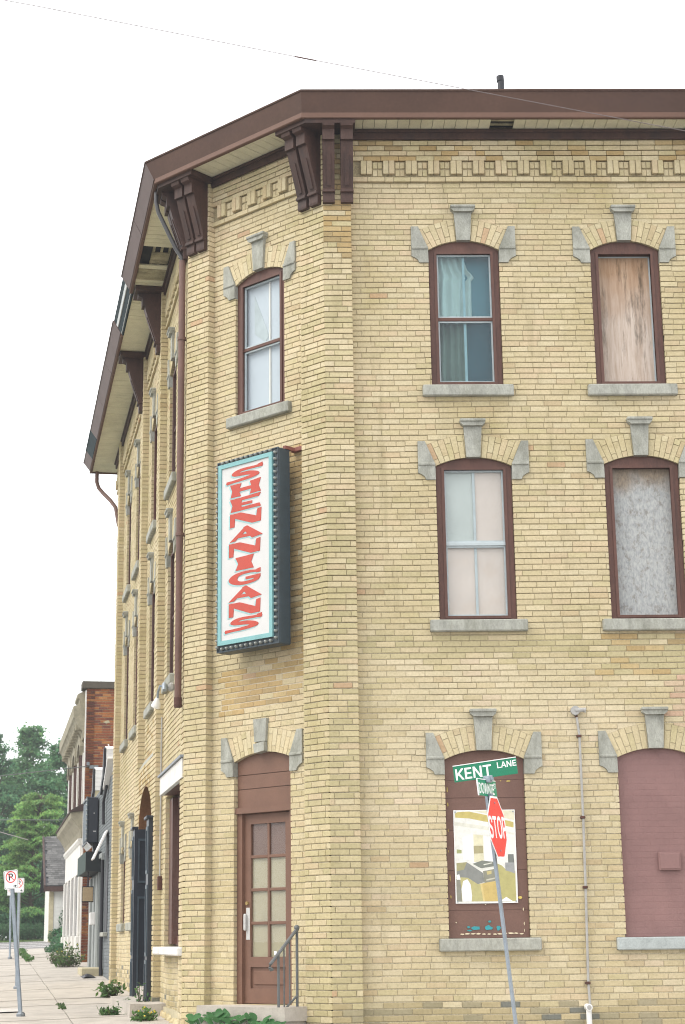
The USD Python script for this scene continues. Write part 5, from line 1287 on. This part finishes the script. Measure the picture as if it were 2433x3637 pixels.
lc = obj("lower_cornice", MB(LEFT).prism(Polygon([(0.0, 4.12), (0.06, 4.14), (0.09, 4.3), (0.22, 4.52), (0.31, 4.62), (0.33, 4.74), (0.0, 4.78)]), rs0 + 0.02, rs1 + 0.1, axis="u"), "cornice", RB)
obj("cornice_roof", MB(LEFT).prism(Polygon([(0.0, 4.785), (0.35, 4.745), (0.36, 4.78), (0.0, 4.98)]), rs0 - 0.02, rs1 + 0.12, axis="u"), "bracket", lc)
sg = obj("sign_band", MB(LEFT).box(rs0 + 0.35, rs1 - 0.2, 0.0, 0.06, 3.27, 4.05, ch=0.008), "white_wood", RB)
obj("upper_band", MB(LEFT).prism(Polygon([(0.0, 3.98), (0.07, 3.98), (0.12, 4.06), (0.12, 4.12), (0.0, 4.14)]), rs0 + 0.3, rs1 - 0.1, axis="u"), "white_wood", RB)
for k in range(4):
    obj("shop_glass", MB(LEFT).box(rs0 + 0.66 + k * 2.0, rs0 + 2.34 + k * 2.0, 0.0, 0.02, 1.75, 3.25), "navy", RB)
for k in range(5):
    u = rs0 + 0.35 + k * 2.0
    obj("shop_column", MB(LEFT).box(u, u + 0.28, 0.0, 0.09, 1.75, 3.26, ch=0.015), "white_wood", RB)
    obj("column_base", MB(LEFT).box(u - 0.04, u + 0.34, 0.0, 0.13, gz(27) - 0.05, 1.75, ch=0.015), "white_wood", RB)
for k in range(4):
    u = rs0 + 0.7 + k * 2.0
    obj("stall_riser", MB(LEFT).box(u, u + 1.6, 0.0, 0.04, gz(27) - 0.05, 1.74), "siding", RB)
obj("roof", MB(LEFT).box(rs0 + 0.3, rs1 - 0.05, -8.5, -0.31, 7.5, 7.6), "galv_dark", RB)
obj("insulator", MB(SIDE).box(0.1, 0.32, 0.02, 0.08, 5.82, 5.9).box(0.03, 0.1, 0.03, 0.12, 5.9, 5.98).box(0.3, 0.36, 0.03, 0.1, 5.75, 5.85), "galv_dark", RB)
SV = thing("service_cable", (-5.3, 43.2, 6.0), "pale looped service cable between the red brick wall and the white parapet", "cable")
_t = np.linspace(0, 1, 14)
cp = [SIDE.at(0.34, 0.08, 5.72), SIDE.at(0.48, 0.5, 5.42), SIDE.at(0.62, 1.6, 5.24), LEFT.at(20.5, -0.25, 5.0), LEFT.at(19.7, -0.3, 5.06), LEFT.at(18.5, -0.17, 5.3), LEFT.at(17.2, -0.1, 5.5), LEFT.at(15.5, -0.05, 5.56)]
obj("wire", MB().tube(spline(cp, 40), 0.016, 6), "cap_white", SV, smooth=40)
cable("street_cable", [(-14.0, 29.0, 4.3), (-6.9, 36.6, 5.0), tuple(SIDE.at(0.1, 0.08, 5.88))], 0.012, "wire_dark", "dark cable running from the red brick wall across the trees")
cable("street_cable", [(-26.0, 61.2, 5.9), (-10.64, 61.1, 5.82), (-6.0, 61.1, 5.76)], 0.016, "wire_dark", "level cable crossing low in front of the pale green tree")
cable("street_cable", [(-16.0, 61.3, 6.6), (-10.65, 61.2, 5.42), (-9.6, 61.2, 5.12)], 0.014, "wire", "short sloping cable at the left edge in front of the trees")

# shingled house beyond the red building
HO = thing("small_house", LEFT.at(46, -4, gz(46)), "small white sided house with a grey shingle roof beyond the red brick building", "house")
HF = Fr(LEFT.at(45.0, 0.02, 0), -nL, -dL)
hz0 = gz(45)
obj("wall", MB(HF).box(0.02, 7.0, -6.0, -0.02, hz0 - 0.2, 3.62).box(0.02, 7.0, -4.0, -2.0, 3.6, 5.0), "siding", HO)
for k in range(15):
    z = hz0 + k * 0.138
    obj("siding_board", MB(HF).prism(Polygon([(-0.02, z), (0.012, z), (0.0, z + 0.14), (-0.02, z + 0.14)]), 0.16, 7.0, axis="u"), "siding", HO)
obj("corner_pier", MB(HF).box(-0.02, 0.14, -0.3, 0.04, hz0 - 0.2, 3.5), "beige", HO)
obj("downspout", MB(HF).box(0.06, 0.12, 0.04, 0.09, 3.42, 3.56), "cap_white", HO)
rf = obj("roof", MB(HF).prism(Polygon([(0.4, 3.56), (0.4, 3.62), (-3.0, 5.58), (-6.4, 3.62), (-6.4, 3.56), (-3.0, 5.50)]), -0.18, 7.3, axis="u"), "plate_black", HO)
r = random.Random(3); sh = MB(HF); sl = math.hypot(3.4, 1.96)
for i in range(24):
    t = i / 24; w0, z0 = 0.42 - 3.4 * t, 3.63 + 1.96 * t
    w1, z1 = 0.42 - 3.4 * (t + 1.15 / 24), 3.63 + 1.96 * (t + 1.15 / 24)
    u = -0.16 + r.uniform(0, 0.1)
    while u < 2.4:
        ln = r.uniform(0.14, 0.26); g = r.uniform(0.6, 1.15); t_ = (0.125 * g, 0.122 * g, 0.118 * g)
        sh.raw([(u, w0, z0), (u + ln - 0.006, w0, z0), (u + ln - 0.006, w1, z1), (u, w1, z1), (u, w0, z0 + 0.016), (u + ln - 0.006, w0, z0 + 0.016), (u + ln - 0.006, w1, z1 + 0.004), (u, w1, z1 + 0.004)],
               [(4, 6, 5), (4, 7, 6), (0, 5, 1), (0, 4, 5), (1, 5, 6), (1, 6, 2), (0, 3, 7), (0, 7, 4)], t_)
        u += ln
obj("shingles", sh, "shingle", rf, tone=True, kind="stuff")
obj("barge_board", MB(HF).prism(Polygon([(0.45, 3.40), (0.45, 3.64), (-3.0, 5.63), (-3.0, 5.38)]), -0.24, -0.18, axis="u"), "bracket", HO)
obj("eave_board", MB(HF).box(-0.2, 7.3, 0.36, 0.42, 3.42, 3.60), "bracket", HO)

# ------------------------------------------------------------------ ground, road, pavement
def strip(name, s_list, t_list, dz, m, label=None, kind="structure", parent="/World", thick=0.0):
    v = [sp(s, t, dz) for s in s_list for t in t_list]; nt = len(t_list); f = []
    for i in range(len(s_list) - 1):
        for j in range(nt - 1):
            a_ = i * nt + j
            f += [(a_, a_ + nt, a_ + 1), (a_ + 1, a_ + nt, a_ + nt + 1)]
    tm = trimesh.Trimesh(np.array(v), np.array(f), process=False)
    if tm.face_normals[:, 2].mean() < 0:
        tm.invert()
    return obj(name, tm, m, parent, kind=kind, label=label)
_gz = gz
def gz(s, t=0.0):
    up = 0.6 + 0.0225 * min(s, 46) + 0.004 * max(0, s - 46)
    return up - 0.02 * max(-3.0, min(t, 3.0))
S_ = [-60, -30, -10, 0, 10, 20, 30, 40, 46, 60, 80, 120, 200, 400]
strip("ground", S_, [-250, -60, -20, -6, -3, 0, 3, 6, 20, 60, 250], -0.20, "soil", "bare ground under the town")
strip("road", [-60, -30, -3.6], [-60, -20, -3, 0, 3, 12, 40], -0.10, "asphalt", "worn asphalt street in front")
strip("road", [-3.4, 10, 20, 30, 40, 46, 60], [2.45, 4, 8, 12], -0.12, "asphalt", "worn asphalt side street")
strip("parking_lot", [36.6, 40, 43, 46, 49, 52.0], [-10, -3, 0, 1, 2, 3, 8], -0.005, "asphalt", "grey parking lot beyond the pavement")
for k in range(6):
    s0_ = 38.5 + k * 2.3
    v = [sp(s0_, -1.0, 0.002), sp(s0_ + 0.35, -1.0, 0.002), sp(s0_ + 1.1, 2.6, 0.002), sp(s0_ + 0.75, 2.6, 0.002)]
    t_ = trimesh.Trimesh(v, [(0, 1, 2), (0, 2, 3)], process=False)
    if t_.face_normals[0][2] < 0:
        t_.invert()
    tp = obj("parking_line", t_, "road_paint", kind="structure")
pv = strip("pavement", [-3.3, 0, 5, 10, 15, 20, 25, 30, 36.5], [-0.6, 0.4, 1.2, 2.2], -0.06, "soil", "concrete pavement along the side street")
r = random.Random(11)
s = -3.2
while s < 36.3:
    ln = 1.55
    for t0_, t1_ in ((-0.55, 1.105), (1.118, 2.2)):
        tilt = r.uniform(-0.006, 0.006); lift = r.uniform(-0.006, 0.006)
        top = [sp(s + 0.004, t0_, lift), sp(s + ln - 0.004, t0_, lift + tilt), sp(s + ln - 0.004, t1_, lift + tilt), sp(s + 0.004, t1_, lift)]
        v = np.array(top + [p - [0, 0, 0.055] for p in top])
        m = trimesh.convex.convex_hull(v)
        obj("paving_slab", m, "concrete", pv)
    s += ln
kb = obj("kerb", MB(), "concrete") if False else None
s = -3.2
while s < 36.3:
    v = []
    for ss in (s, s + 2.99):
        for tt, dz in ((2.215, -0.2), (2.215, 0.004), (2.36, 0.0), (2.37, -0.2)):
            v.append(sp(ss, tt, dz))
    obj("kerb_stone", trimesh.convex.convex_hull(np.array(v)), "concrete", pv)
    s += 3.0
# pavement round the corner in front of the main wall (below the picture)
for k in range(5):
    for j in range(2):
        x0_, y0_ = 0.2 + k * 1.6, 17.0 - j * 1.3
        q = np.array([(x0_, y0_, 0), (x0_ + 1.58, y0_, 0), (x0_ + 1.58, y0_ + 1.28, 0), (x0_, y0_ + 1.28, 0)], float)
        for p in q:
            s__, t__ = st(p); p[2] = gz(s__, 0) - 0.0
        q = np.vstack([q, q - [0, 0, 0.12]])
        obj("paving_slab", trimesh.convex.convex_hull(q), "concrete", pv)
cp_ = [(-1.4, 20.3), (-2.6, 19.8), (-2.6, 17.2), (0.19, 15.7), (0.19, 18.6)]
q = np.array([(x, y, gz(st((x, y))[0], 0) - 0.004) for x, y in cp_]); q = np.vstack([q, q - [0, 0, 0.12]])
obj("paving_slab", trimesh.convex.convex_hull(q), "concrete", pv)
q = [sp(4.75, 1.72, 0.012), sp(5.45, 1.72, 0.012), sp(5.6, 2.19, 0.012), sp(4.75, 2.19, 0.012)]
t_ = trimesh.Trimesh(q, [(0, 1, 2), (0, 2, 3)], process=False)
if t_.face_normals[0][2] < 0:
    t_.invert()
obj("painted_patch", t_, "pale_patch", pv, label="pale patch beside the first sign post")

PS_ = thing("portal_step", LEFT.at(3.9, 0.3, 0.65), "worn concrete step block in front of the black side door", "step")
obj("slab", rough_slab(MB(LEFT), 2.75, 6.3, -0.02, 0.46, 0.50, 0.815, 8, 0.012), "concrete", PS_, smooth=40)
obj("upper_step", rough_slab(MB(LEFT), 4.30, 6.0, -0.35, 0.10, 0.60, 0.96, 9, 0.008), "concrete", PS_, smooth=40)
RG = thing("black_rag", sp(14.9, 0.25, 0.0), "crumpled black rag on the pavement by the grey shop", "rag")
nv = 14; v = []
for i in range(nv):
    for j in range(6):
        p = sp(14.3 + i * 0.09, 0.08 + j * 0.05, 0.01); p[2] += 0.07 * meshkit.noise(np.array([i * 0.5, j * 0.7, 1.0]), 4) * math.sin(math.pi * j / 5); v.append(p)
obj("cloth", trimesh.Trimesh(v, [q_ for i in range(nv - 1) for j in range(5) for q_ in ((i * 6 + j, (i + 1) * 6 + j, i * 6 + j + 1), (i * 6 + j + 1, (i + 1) * 6 + j, (i + 1) * 6 + j + 1))], process=False), "plate_black", RG)

# ------------------------------------------------------------------ plants
def leaves(mb, centers, size, r, tone, spread=0.25, flat=0.3, aspect=0.55, droop=0.0):
    """bent leaf quads at the centres"""
    c = np.asarray(centers, float); n = len(c)
    R_ = np.random.RandomState(r)
    th = R_.uniform(0, 2 * math.pi, n); ph = R_.normal(0, flat, n) - droop
    d = np.stack([np.cos(th) * np.cos(ph), np.sin(th) * np.cos(ph), np.sin(ph)], 1)
    s_ = np.stack([-np.sin(th), np.cos(th), np.zeros(n)], 1)
    roll = R_.normal(0, 0.7, n)[:, None]
    up = np.cross(s_, d) * 1.0
    s_ = s_ * np.cos(roll) + up * np.sin(roll)
    L = (size * R_.uniform(0.6, 1.25, n))[:, None]; W = L * aspect
    a_ = c - d * L * 0.5; b_ = c + s_ * W * 0.5 + 0.06 * L * up; e_ = c + d * L * 0.5 - 0.12 * L * np.array([0, 0, 1]); g_ = c - s_ * W * 0.5 + 0.06 * L * up
    V = np.stack([a_, b_, e_, g_], 1).reshape(-1, 3)
    i = np.arange(n) * 4
    F = np.concatenate([np.stack([i, i + 1, i + 2], 1), np.stack([i, i + 2, i + 3], 1)])
    k = R_.uniform(1 - spread, 1 + spread, (n, 1)); hue = R_.normal(0, 0.10, (n, 1))
    T = np.asarray(tone)[None] * k * np.concatenate([1 + hue, np.ones((n, 1)), 1 - hue * 0.5], 1)
    mb.v.append(V); mb.f.append(F + mb.n); mb.n += len(V); mb.c.append(np.repeat(np.clip(T, 0.004, 1), 4, 0))
    return mb

def tree(name, at, h, crown, label, tone, leaf=0.2, per=150, seed=1, trunk_r=0.16, flat=0.5, group="trees beyond the parking lot", droop=0.0, clump=(0.6, 1.1)):
    """crown: list of (z0, z1, radius) bands as fractions of the height and metres"""
    T = thing(name, at, label, "tree", group)
    r = random.Random(seed); at = np.asarray(at, float)
    mb = MB().tube([at, at + [0.05, 0, h * 0.35], at + [0.12, 0.05, h * 0.7], at + [0.1, 0.0, h * 0.93]], [trunk_r, trunk_r * 0.75, trunk_r * 0.4, 0.02], 9)
    cl = MB(); cs = []
    for z0, z1, r0_, r1_, n in crown:
        for _ in range(n):
            f = r.random(); z = (z0 + (z1 - z0) * f) * h; R_ = r0_ + (r1_ - r0_) * f
            a = r.uniform(0, 2 * math.pi); rad = R_ * math.sqrt(r.uniform(0.15, 1.0))
            cs.append((at + [math.cos(a) * rad, math.sin(a) * rad, z], r.uniform(*clump) * (0.5 + 0.5 * R_ / 2.5)))
    for i, (c, q) in enumerate(cs):
        if i % 3 == 0:
            zt_ = min(max(c[2] - at[2] - 0.5, 0.15 * h), 0.9 * h)
            st_ = at + [0.1 * zt_ / h, 0.02, zt_ * 0.82]
            mb.tube([st_, st_ * 0.5 + c * 0.5 + [0, 0, 0.15], c], [trunk_r * 0.3, trunk_r * 0.18, 0.012], 5)
        R_ = np.random.RandomState(seed * 1000 + i)
        g = R_.normal(0, 1, (per, 3)); g /= np.linalg.norm(g, axis=1, keepdims=True); g *= R_.uniform(0.2, 1.0, (per, 1)) ** 0.5
        pts = c + g * q * np.array([1.1, 1.1, 0.5]) * np.where(R_.rand(per, 1) < 0.22, R_.uniform(1.0, 1.9, (per, 1)), 1.0)
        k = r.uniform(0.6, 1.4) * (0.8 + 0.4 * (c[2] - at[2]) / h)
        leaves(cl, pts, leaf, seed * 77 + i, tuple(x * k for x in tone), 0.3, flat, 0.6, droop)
    obj("trunk", mb, "bark", T)
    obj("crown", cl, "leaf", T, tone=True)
    return T
DG, MG, LG, YG = (0.085, 0.185, 0.088), (0.105, 0.22, 0.09), (0.165, 0.31, 0.10), (0.215, 0.37, 0.11)
gt = gz(75)
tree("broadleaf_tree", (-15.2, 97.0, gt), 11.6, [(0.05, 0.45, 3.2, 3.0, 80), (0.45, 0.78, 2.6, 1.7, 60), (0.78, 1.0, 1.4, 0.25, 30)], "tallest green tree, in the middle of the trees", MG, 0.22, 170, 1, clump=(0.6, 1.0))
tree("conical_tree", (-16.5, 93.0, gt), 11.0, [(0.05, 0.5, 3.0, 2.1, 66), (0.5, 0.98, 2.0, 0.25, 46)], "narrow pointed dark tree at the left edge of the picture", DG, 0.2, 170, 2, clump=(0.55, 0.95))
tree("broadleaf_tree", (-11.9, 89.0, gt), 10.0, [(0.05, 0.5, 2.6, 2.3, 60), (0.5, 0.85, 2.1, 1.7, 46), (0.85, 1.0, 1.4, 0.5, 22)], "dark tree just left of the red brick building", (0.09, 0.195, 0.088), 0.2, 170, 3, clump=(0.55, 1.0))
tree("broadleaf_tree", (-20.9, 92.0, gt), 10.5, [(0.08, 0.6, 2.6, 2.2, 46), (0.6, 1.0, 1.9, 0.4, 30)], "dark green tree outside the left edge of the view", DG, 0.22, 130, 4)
for i_, (x_, y_, h_) in enumerate(((-13.9, 104.0, 9.4), (-18.6, 106.0, 10.0))):
    tree("broadleaf_tree", (x_, y_, gt), h_, [(0.05, 0.6, 3.4, 3.0, 60), (0.6, 1.0, 2.6, 0.7, 36)], ("dark tree filling the gap behind the tallest tree", "far dark tree behind the pointed tree")[i_], DG, 0.26, 130, 6 + i_)
# layered pale tree in front
LT = thing("feathery_tree", (-12.4, 80.3, gz(60)), "pale yellow green tree with layered drooping fronds, in front of the dark trees", "tree", None)
at = np.array([-12.35, 80.3, gz(60)]); r = random.Random(21)
mb = MB().tube([at + [0, 0, -0.1], at + [-0.1, 0, 2.8], at + [0.1, 0.1, 5.2], at + [0.35, 0, 6.7]], [0.09, 0.07, 0.045, 0.015], 8); cl = MB()
for i in range(120):
    f = r.random() ** 0.75; z = 0.7 + 5.8 * f; a = r.uniform(0, 2 * math.pi)
    if r.random() < 0.4:
        a = math.pi + r.uniform(-0.6, 0.5)
    ln = (2.5 - 1.9 * f) * r.uniform(0.55, 1.0)
    s0_ = at + [0.05 * z, 0, z]; e0 = s0_ + [math.cos(a) * ln, math.sin(a) * ln, 0.30 * ln + r.uniform(-0.1, 0.25)]; tip = e0 + [math.cos(a) * 0.4, math.sin(a) * 0.4, -0.18]
    mb.tube([s0_, (s0_ + e0) / 2 + [0, 0, 0.12], e0, tip], [0.025, 0.016, 0.01, 0.004], 5)
    kb = r.uniform(0.65, 1.25)
    for q in np.linspace(0.35, 1.2, 8):
        p = s0_ + (e0 - s0_) * min(q, 1) + (tip - e0) * max(0, q - 1) * 3
        side = np.array([-math.sin(a), math.cos(a), 0]); fl = 0.62 * (1.15 - 0.45 * q)
        for sgn in (-1, 1):
            pts = [p + side * sgn * fl * t + [math.cos(a) * 0.15 * t, math.sin(a) * 0.15 * t, 0.05 * t - 0.42 * fl * t * t] + np.array([r.gauss(0, 0.025) for _ in range(3)]) for t in np.linspace(0.06, 1.0, 11)]
            k = kb * r.uniform(0.8, 1.15); leaves(cl, pts, 0.19, i * 100 + int(q * 50) + sgn, tuple(x * k for x in (YG if f > 0.3 else LG)), 0.25, 0.35, 0.38, 0.4)
obj("trunk", mb, "bark", LT); obj("crown", cl, "leaf", LT, tone=True)

def shrub(name, boxes, label, tone, leaf, n, seed, cat="shrub", group=None, kind=None, stems=True, flat=0.6):
    """boxes: (centre, radii) ellipsoids of leaves"""
    c0 = np.asarray(boxes[0][0], float)
    T = thing(name, [c0[0], c0[1], c0[2]], label, cat, group)
    cl = MB(); st_ = MB()
    for i, (c, q) in enumerate(boxes):
        R_ = np.random.RandomState(seed + i); g = R_.normal(0, 1, (n, 3)); g /= np.linalg.norm(g, axis=1, keepdims=True); g *= R_.uniform(0.1, 1, (n, 1)) ** 0.45
        pts = np.asarray(c) + g * np.asarray(q)
        k = 0.8 + 0.4 * R_.rand()
        leaves(cl, pts, leaf, seed * 31 + i, tuple(x * k for x in tone), 0.3, flat)
        for j in range(5):
            e = pts[j * 7 % n]; st_.tube([np.asarray(c) - [0, 0, q[2]], (np.asarray(c) + e) / 2, e], [0.012, 0.008, 0.003], 4)
    obj("stem", st_, "bark", T); obj("foliage", cl, "leaf", T, tone=True)
    return T
r = random.Random(8)
shrub("hedge", [((-20 + 0.38 * i, 77.3 + r.uniform(-0.1, 0.1), gz(58) + 0.36 + r.uniform(-0.03, 0.03)), (0.42, 0.55, 0.42)) for i in range(27)], "low clipped dark hedge behind the parking lot", (0.065, 0.14, 0.062), 0.085, 700, 50, "hedge", stems=False)
shrub("undergrowth", [((-20 + 0.9 * i, 82 + r.uniform(-1, 1), gz(60) + 1.2 + r.uniform(-0.3, 0.6)), (1.0, 1.0, 1.4)) for i in range(12)], "dense dark undergrowth beneath the trees, above the hedge", (0.065, 0.155, 0.07), 0.2, 900, 90, "shrubs")
shrub("undergrowth", [((-13.6 + 0.7 * i, 79.2, gz(60) + 0.75 + r.uniform(-0.1, 0.2)), (0.65, 0.5, 0.55)) for i in range(6)], "brighter green bushes just above the right end of the hedge", (0.07, 0.165, 0.075), 0.15, 700, 130, "shrubs")
strip("lawn", [51.0, 54, 57, 60, 70, 90, 130], [-30, -10, -3, 0, 3, 8, 30], 0.0, "soil", "grass strip and wood floor behind the parking lot")
R_ = np.random.RandomState(4); n = 9000
ss, tt = R_.uniform(51.2, 57, n), R_.uniform(-2.5, 5.0, n)
gp = np.array([sp(a, b, 0.02) for a, b in zip(ss, tt)])
obj("grass", leaves(MB(), gp, 0.10, 5, (0.10, 0.16, 0.05), 0.3, 1.2, 0.25), "grass", tone=True, label="mown grass strip in front of the hedge", cat="grass", kind="stuff")

def clump(name, s, t, rad, h, n, seed, label, tone=(0.085, 0.175, 0.055), leaf=0.09, cat="weeds", group=None, flowers=0):
    base_ = sp(s, t, 0.0)
    T = thing(name, base_, label, cat, group)
    r = random.Random(seed); mb = MB(); cl = MB(); pts = []
    for i in range(n):
        a, q = r.uniform(0, 2 * math.pi), rad * math.sqrt(r.random())
        p = base_ + [math.cos(a) * q * 0.5, math.sin(a) * q * 0.5, 0]; e = base_ + [math.cos(a) * q, math.sin(a) * q, h * r.uniform(0.4, 1.0) * (1 - 0.4 * q / rad)]
        mb.tube([p, (p + e) / 2 + [0, 0, 0.02], e], [0.004, 0.003, 0.0015], 4)
        for k in np.linspace(0.25, 1, 5):
            pts.append(p + (e - p) * k + np.array([r.gauss(0, leaf * 0.35), r.gauss(0, leaf * 0.35), r.gauss(0, leaf * 0.2)]))
    leaves(cl, pts, leaf, seed, tone, 0.35, 0.6, 0.42)
    obj("stem", mb, "bark", T); obj("foliage", cl, "leaf", T, tone=True)
    if flowers:
        fl = MB()
        for i in range(flowers):
            p = pts[(i * 5 + 4) % len(pts)]; m = trimesh.creation.icosphere(1, 0.012); fl.raw(m.vertices + p, m.faces, (0.6, 0.45, 0.05))
        obj("flowers", fl, "flat_paint", T, tone=True, kind="stuff")
    return T
clump("weed_clump", 7.6, 0.26, 0.20, 0.32, 40, 1, "bright weed clump left of the far black pilaster", (0.075, 0.15, 0.035), 0.10)
clump("weed_clump", 3.3, 0.58, 0.13, 0.15, 24, 2, "small weed tuft growing at the near corner of the side step", (0.08, 0.165, 0.05), 0.09)
clump("weed_clump", 2.0, 0.24, 0.18, 0.18, 34, 3, "wide weed clump with yellow flowers right of the side step", (0.085, 0.18, 0.05), 0.09, flowers=10)
clump("weed_clump", 4.6, 0.28, 0.12, 0.16, 20, 4, "little weed between the two black pilasters", (0.07, 0.145, 0.05), 0.08)
clump("weed_clump", 3.6, 0.14, 0.08, 0.6, 12, 5, "thin weeds climbing beside the near black pilaster", (0.07, 0.145, 0.05), 0.07)
clump("weed_clump", 20.6, 0.35, 0.42, 0.6, 80, 6, "tall olive weeds at the foot of the red brick building", (0.09, 0.15, 0.055), 0.11, flowers=12)
clump("weed_clump", 23.0, 0.45, 0.3, 0.4, 40, 7, "brownish weeds at the street corner of the red brick building", (0.085, 0.095, 0.04), 0.10)
for k, s_ in enumerate(np.linspace(24.0, 34.0, 12)):
    pass
jw = thing("joint_weeds", sp(28, 1.11, 0), "line of weeds growing in the long pavement joint", "weeds")
R_ = np.random.RandomState(9); ss = R_.uniform(24.5, 35, 260)
obj("foliage", leaves(MB(), [sp(a, 1.11 + R_.normal(0, 0.05), 0.03 + 0.05 * R_.rand()) for a in ss], 0.11, 9, (0.07, 0.14, 0.04), 0.3, 0.7), "leaf", jw, tone=True)
jw = thing("joint_weeds", sp(5.6, 1.11, 0), "small weed in the pavement joint near the bottom of the picture", "weeds")
obj("foliage", leaves(MB(), [sp(R_.uniform(4.9, 6.1), 1.11 + R_.normal(0, 0.02), 0.02) for a in range(60)], 0.06, 19, (0.075, 0.12, 0.045), 0.3, 0.7), "leaf", jw, tone=True)
# creeper by the house
shrub("creeper", [(HF.at(0.55, 0.15, hz0 + 0.55), (0.22, 0.2, 0.75)), (HF.at(0.30, 0.2, hz0 + 0.2), (0.35, 0.3, 0.3)), (LEFT.at(36.5, -0.25, gz(36) + 0.3), (0.35, 1.2, 0.45)), (LEFT.at(34.0, 0.0, gz(34) + 0.2), (0.35, 1.2, 0.28)), (LEFT.at(32.4, 0.2, gz(32) + 0.1), (0.35, 0.9, 0.16)), (LEFT.at(31.0, 0.12, gz(31) + 0.1), (0.15, 0.6, 0.2))],
      "green creeper spreading from the white house onto the pavement", (0.055, 0.135, 0.06), 0.12, 320, 170, "creeper")
# large round leaves beside the corner step
BP = thing("burdock_plant", CHAM.at(0.9, 0.7, 0.58), "plant with large round green leaves in front of the corner step", "plant")
r = random.Random(31)
def big_leaf(c, yaw, pitch, size, tone):
    pts = [(0, -0.12)] + [(0.5 * math.sin(t) * (1.05 if 0.6 < t < 2.2 else 0.9), 0.12 - 0.5 * math.cos(t) * (1.15 if t > 1.8 else 0.85)) for t in np.linspace(0.25, math.pi, 8)]
    pts = pts + [(-x, y) for x, y in pts[-2:0:-1]]
    v = np.array([(x, y, 0.16 * abs(x) - 0.35 * max(0, y - 0.2) ** 2 + 0.02 * math.sin(9 * x + 5 * y)) for x, y in pts] + [(0, 0.15, 0.0)]) * size
    cp, sn = math.cos(pitch), math.sin(pitch)
    v = np.stack([v[:, 0], v[:, 1] * cp - v[:, 2] * sn, v[:, 1] * sn + v[:, 2] * cp], 1)
    cy, sy = math.cos(yaw), math.sin(yaw)
    v = np.stack([v[:, 0] * cy - v[:, 1] * sy, v[:, 0] * sy + v[:, 1] * cy, v[:, 2]], 1) + c
    n = len(pts)
    return v, [(i, (i + 1) % n, n) for i in range(n)], tone
stm = MB()
for i in range(80):
    u, w = r.uniform(0.66, 2.2), r.uniform(0.47, 0.78)
    zt_ = 0.58 + r.uniform(0.08, 0.28) * (1.0 if 0.8 < u < 1.9 else 0.75) - 0.10 * (w - 0.5)
    c = CHAM.at(u, w, zt_); k = r.uniform(0.75, 1.25)
    yaw = r.uniform(-1.4, 1.4) + math.pi * 0.95
    v, f, t = big_leaf(c, yaw, r.uniform(-0.9, -0.15), r.uniform(0.10, 0.17), (0.065 * k, 0.18 * k, 0.062 * k))
    obj("leaf", MB().raw(v, f, t), "leaf", BP, tone=True, smooth=True)
    root = CHAM.at(u * 0.9 + 0.1, w - 0.08, 0.56)
    stm.tube([root, (root + c) / 2 + [0, 0, 0.03], c], [0.006, 0.005, 0.003], 5)
obj("stem", stm, "leaf", BP, tone=True)

# ------------------------------------------------------------------ thin haze volume, added to lift the dark tones
hz = trimesh.creation.box((260, 330, 26.0)); hz.apply_translation((0, 100, 9.0))
obj("haze", hz, usdkit.material(stage, "/World/Looks/added_haze_air", {"v": ("principled_volume", {"color": (0.93, 0.96, 1.0), "density": 0.0007, "anisotropy": 0.3})}, [], volume="v.volume"), kind="stuff", label="thin pale haze added over the whole street to lift the shadows", cat="haze")
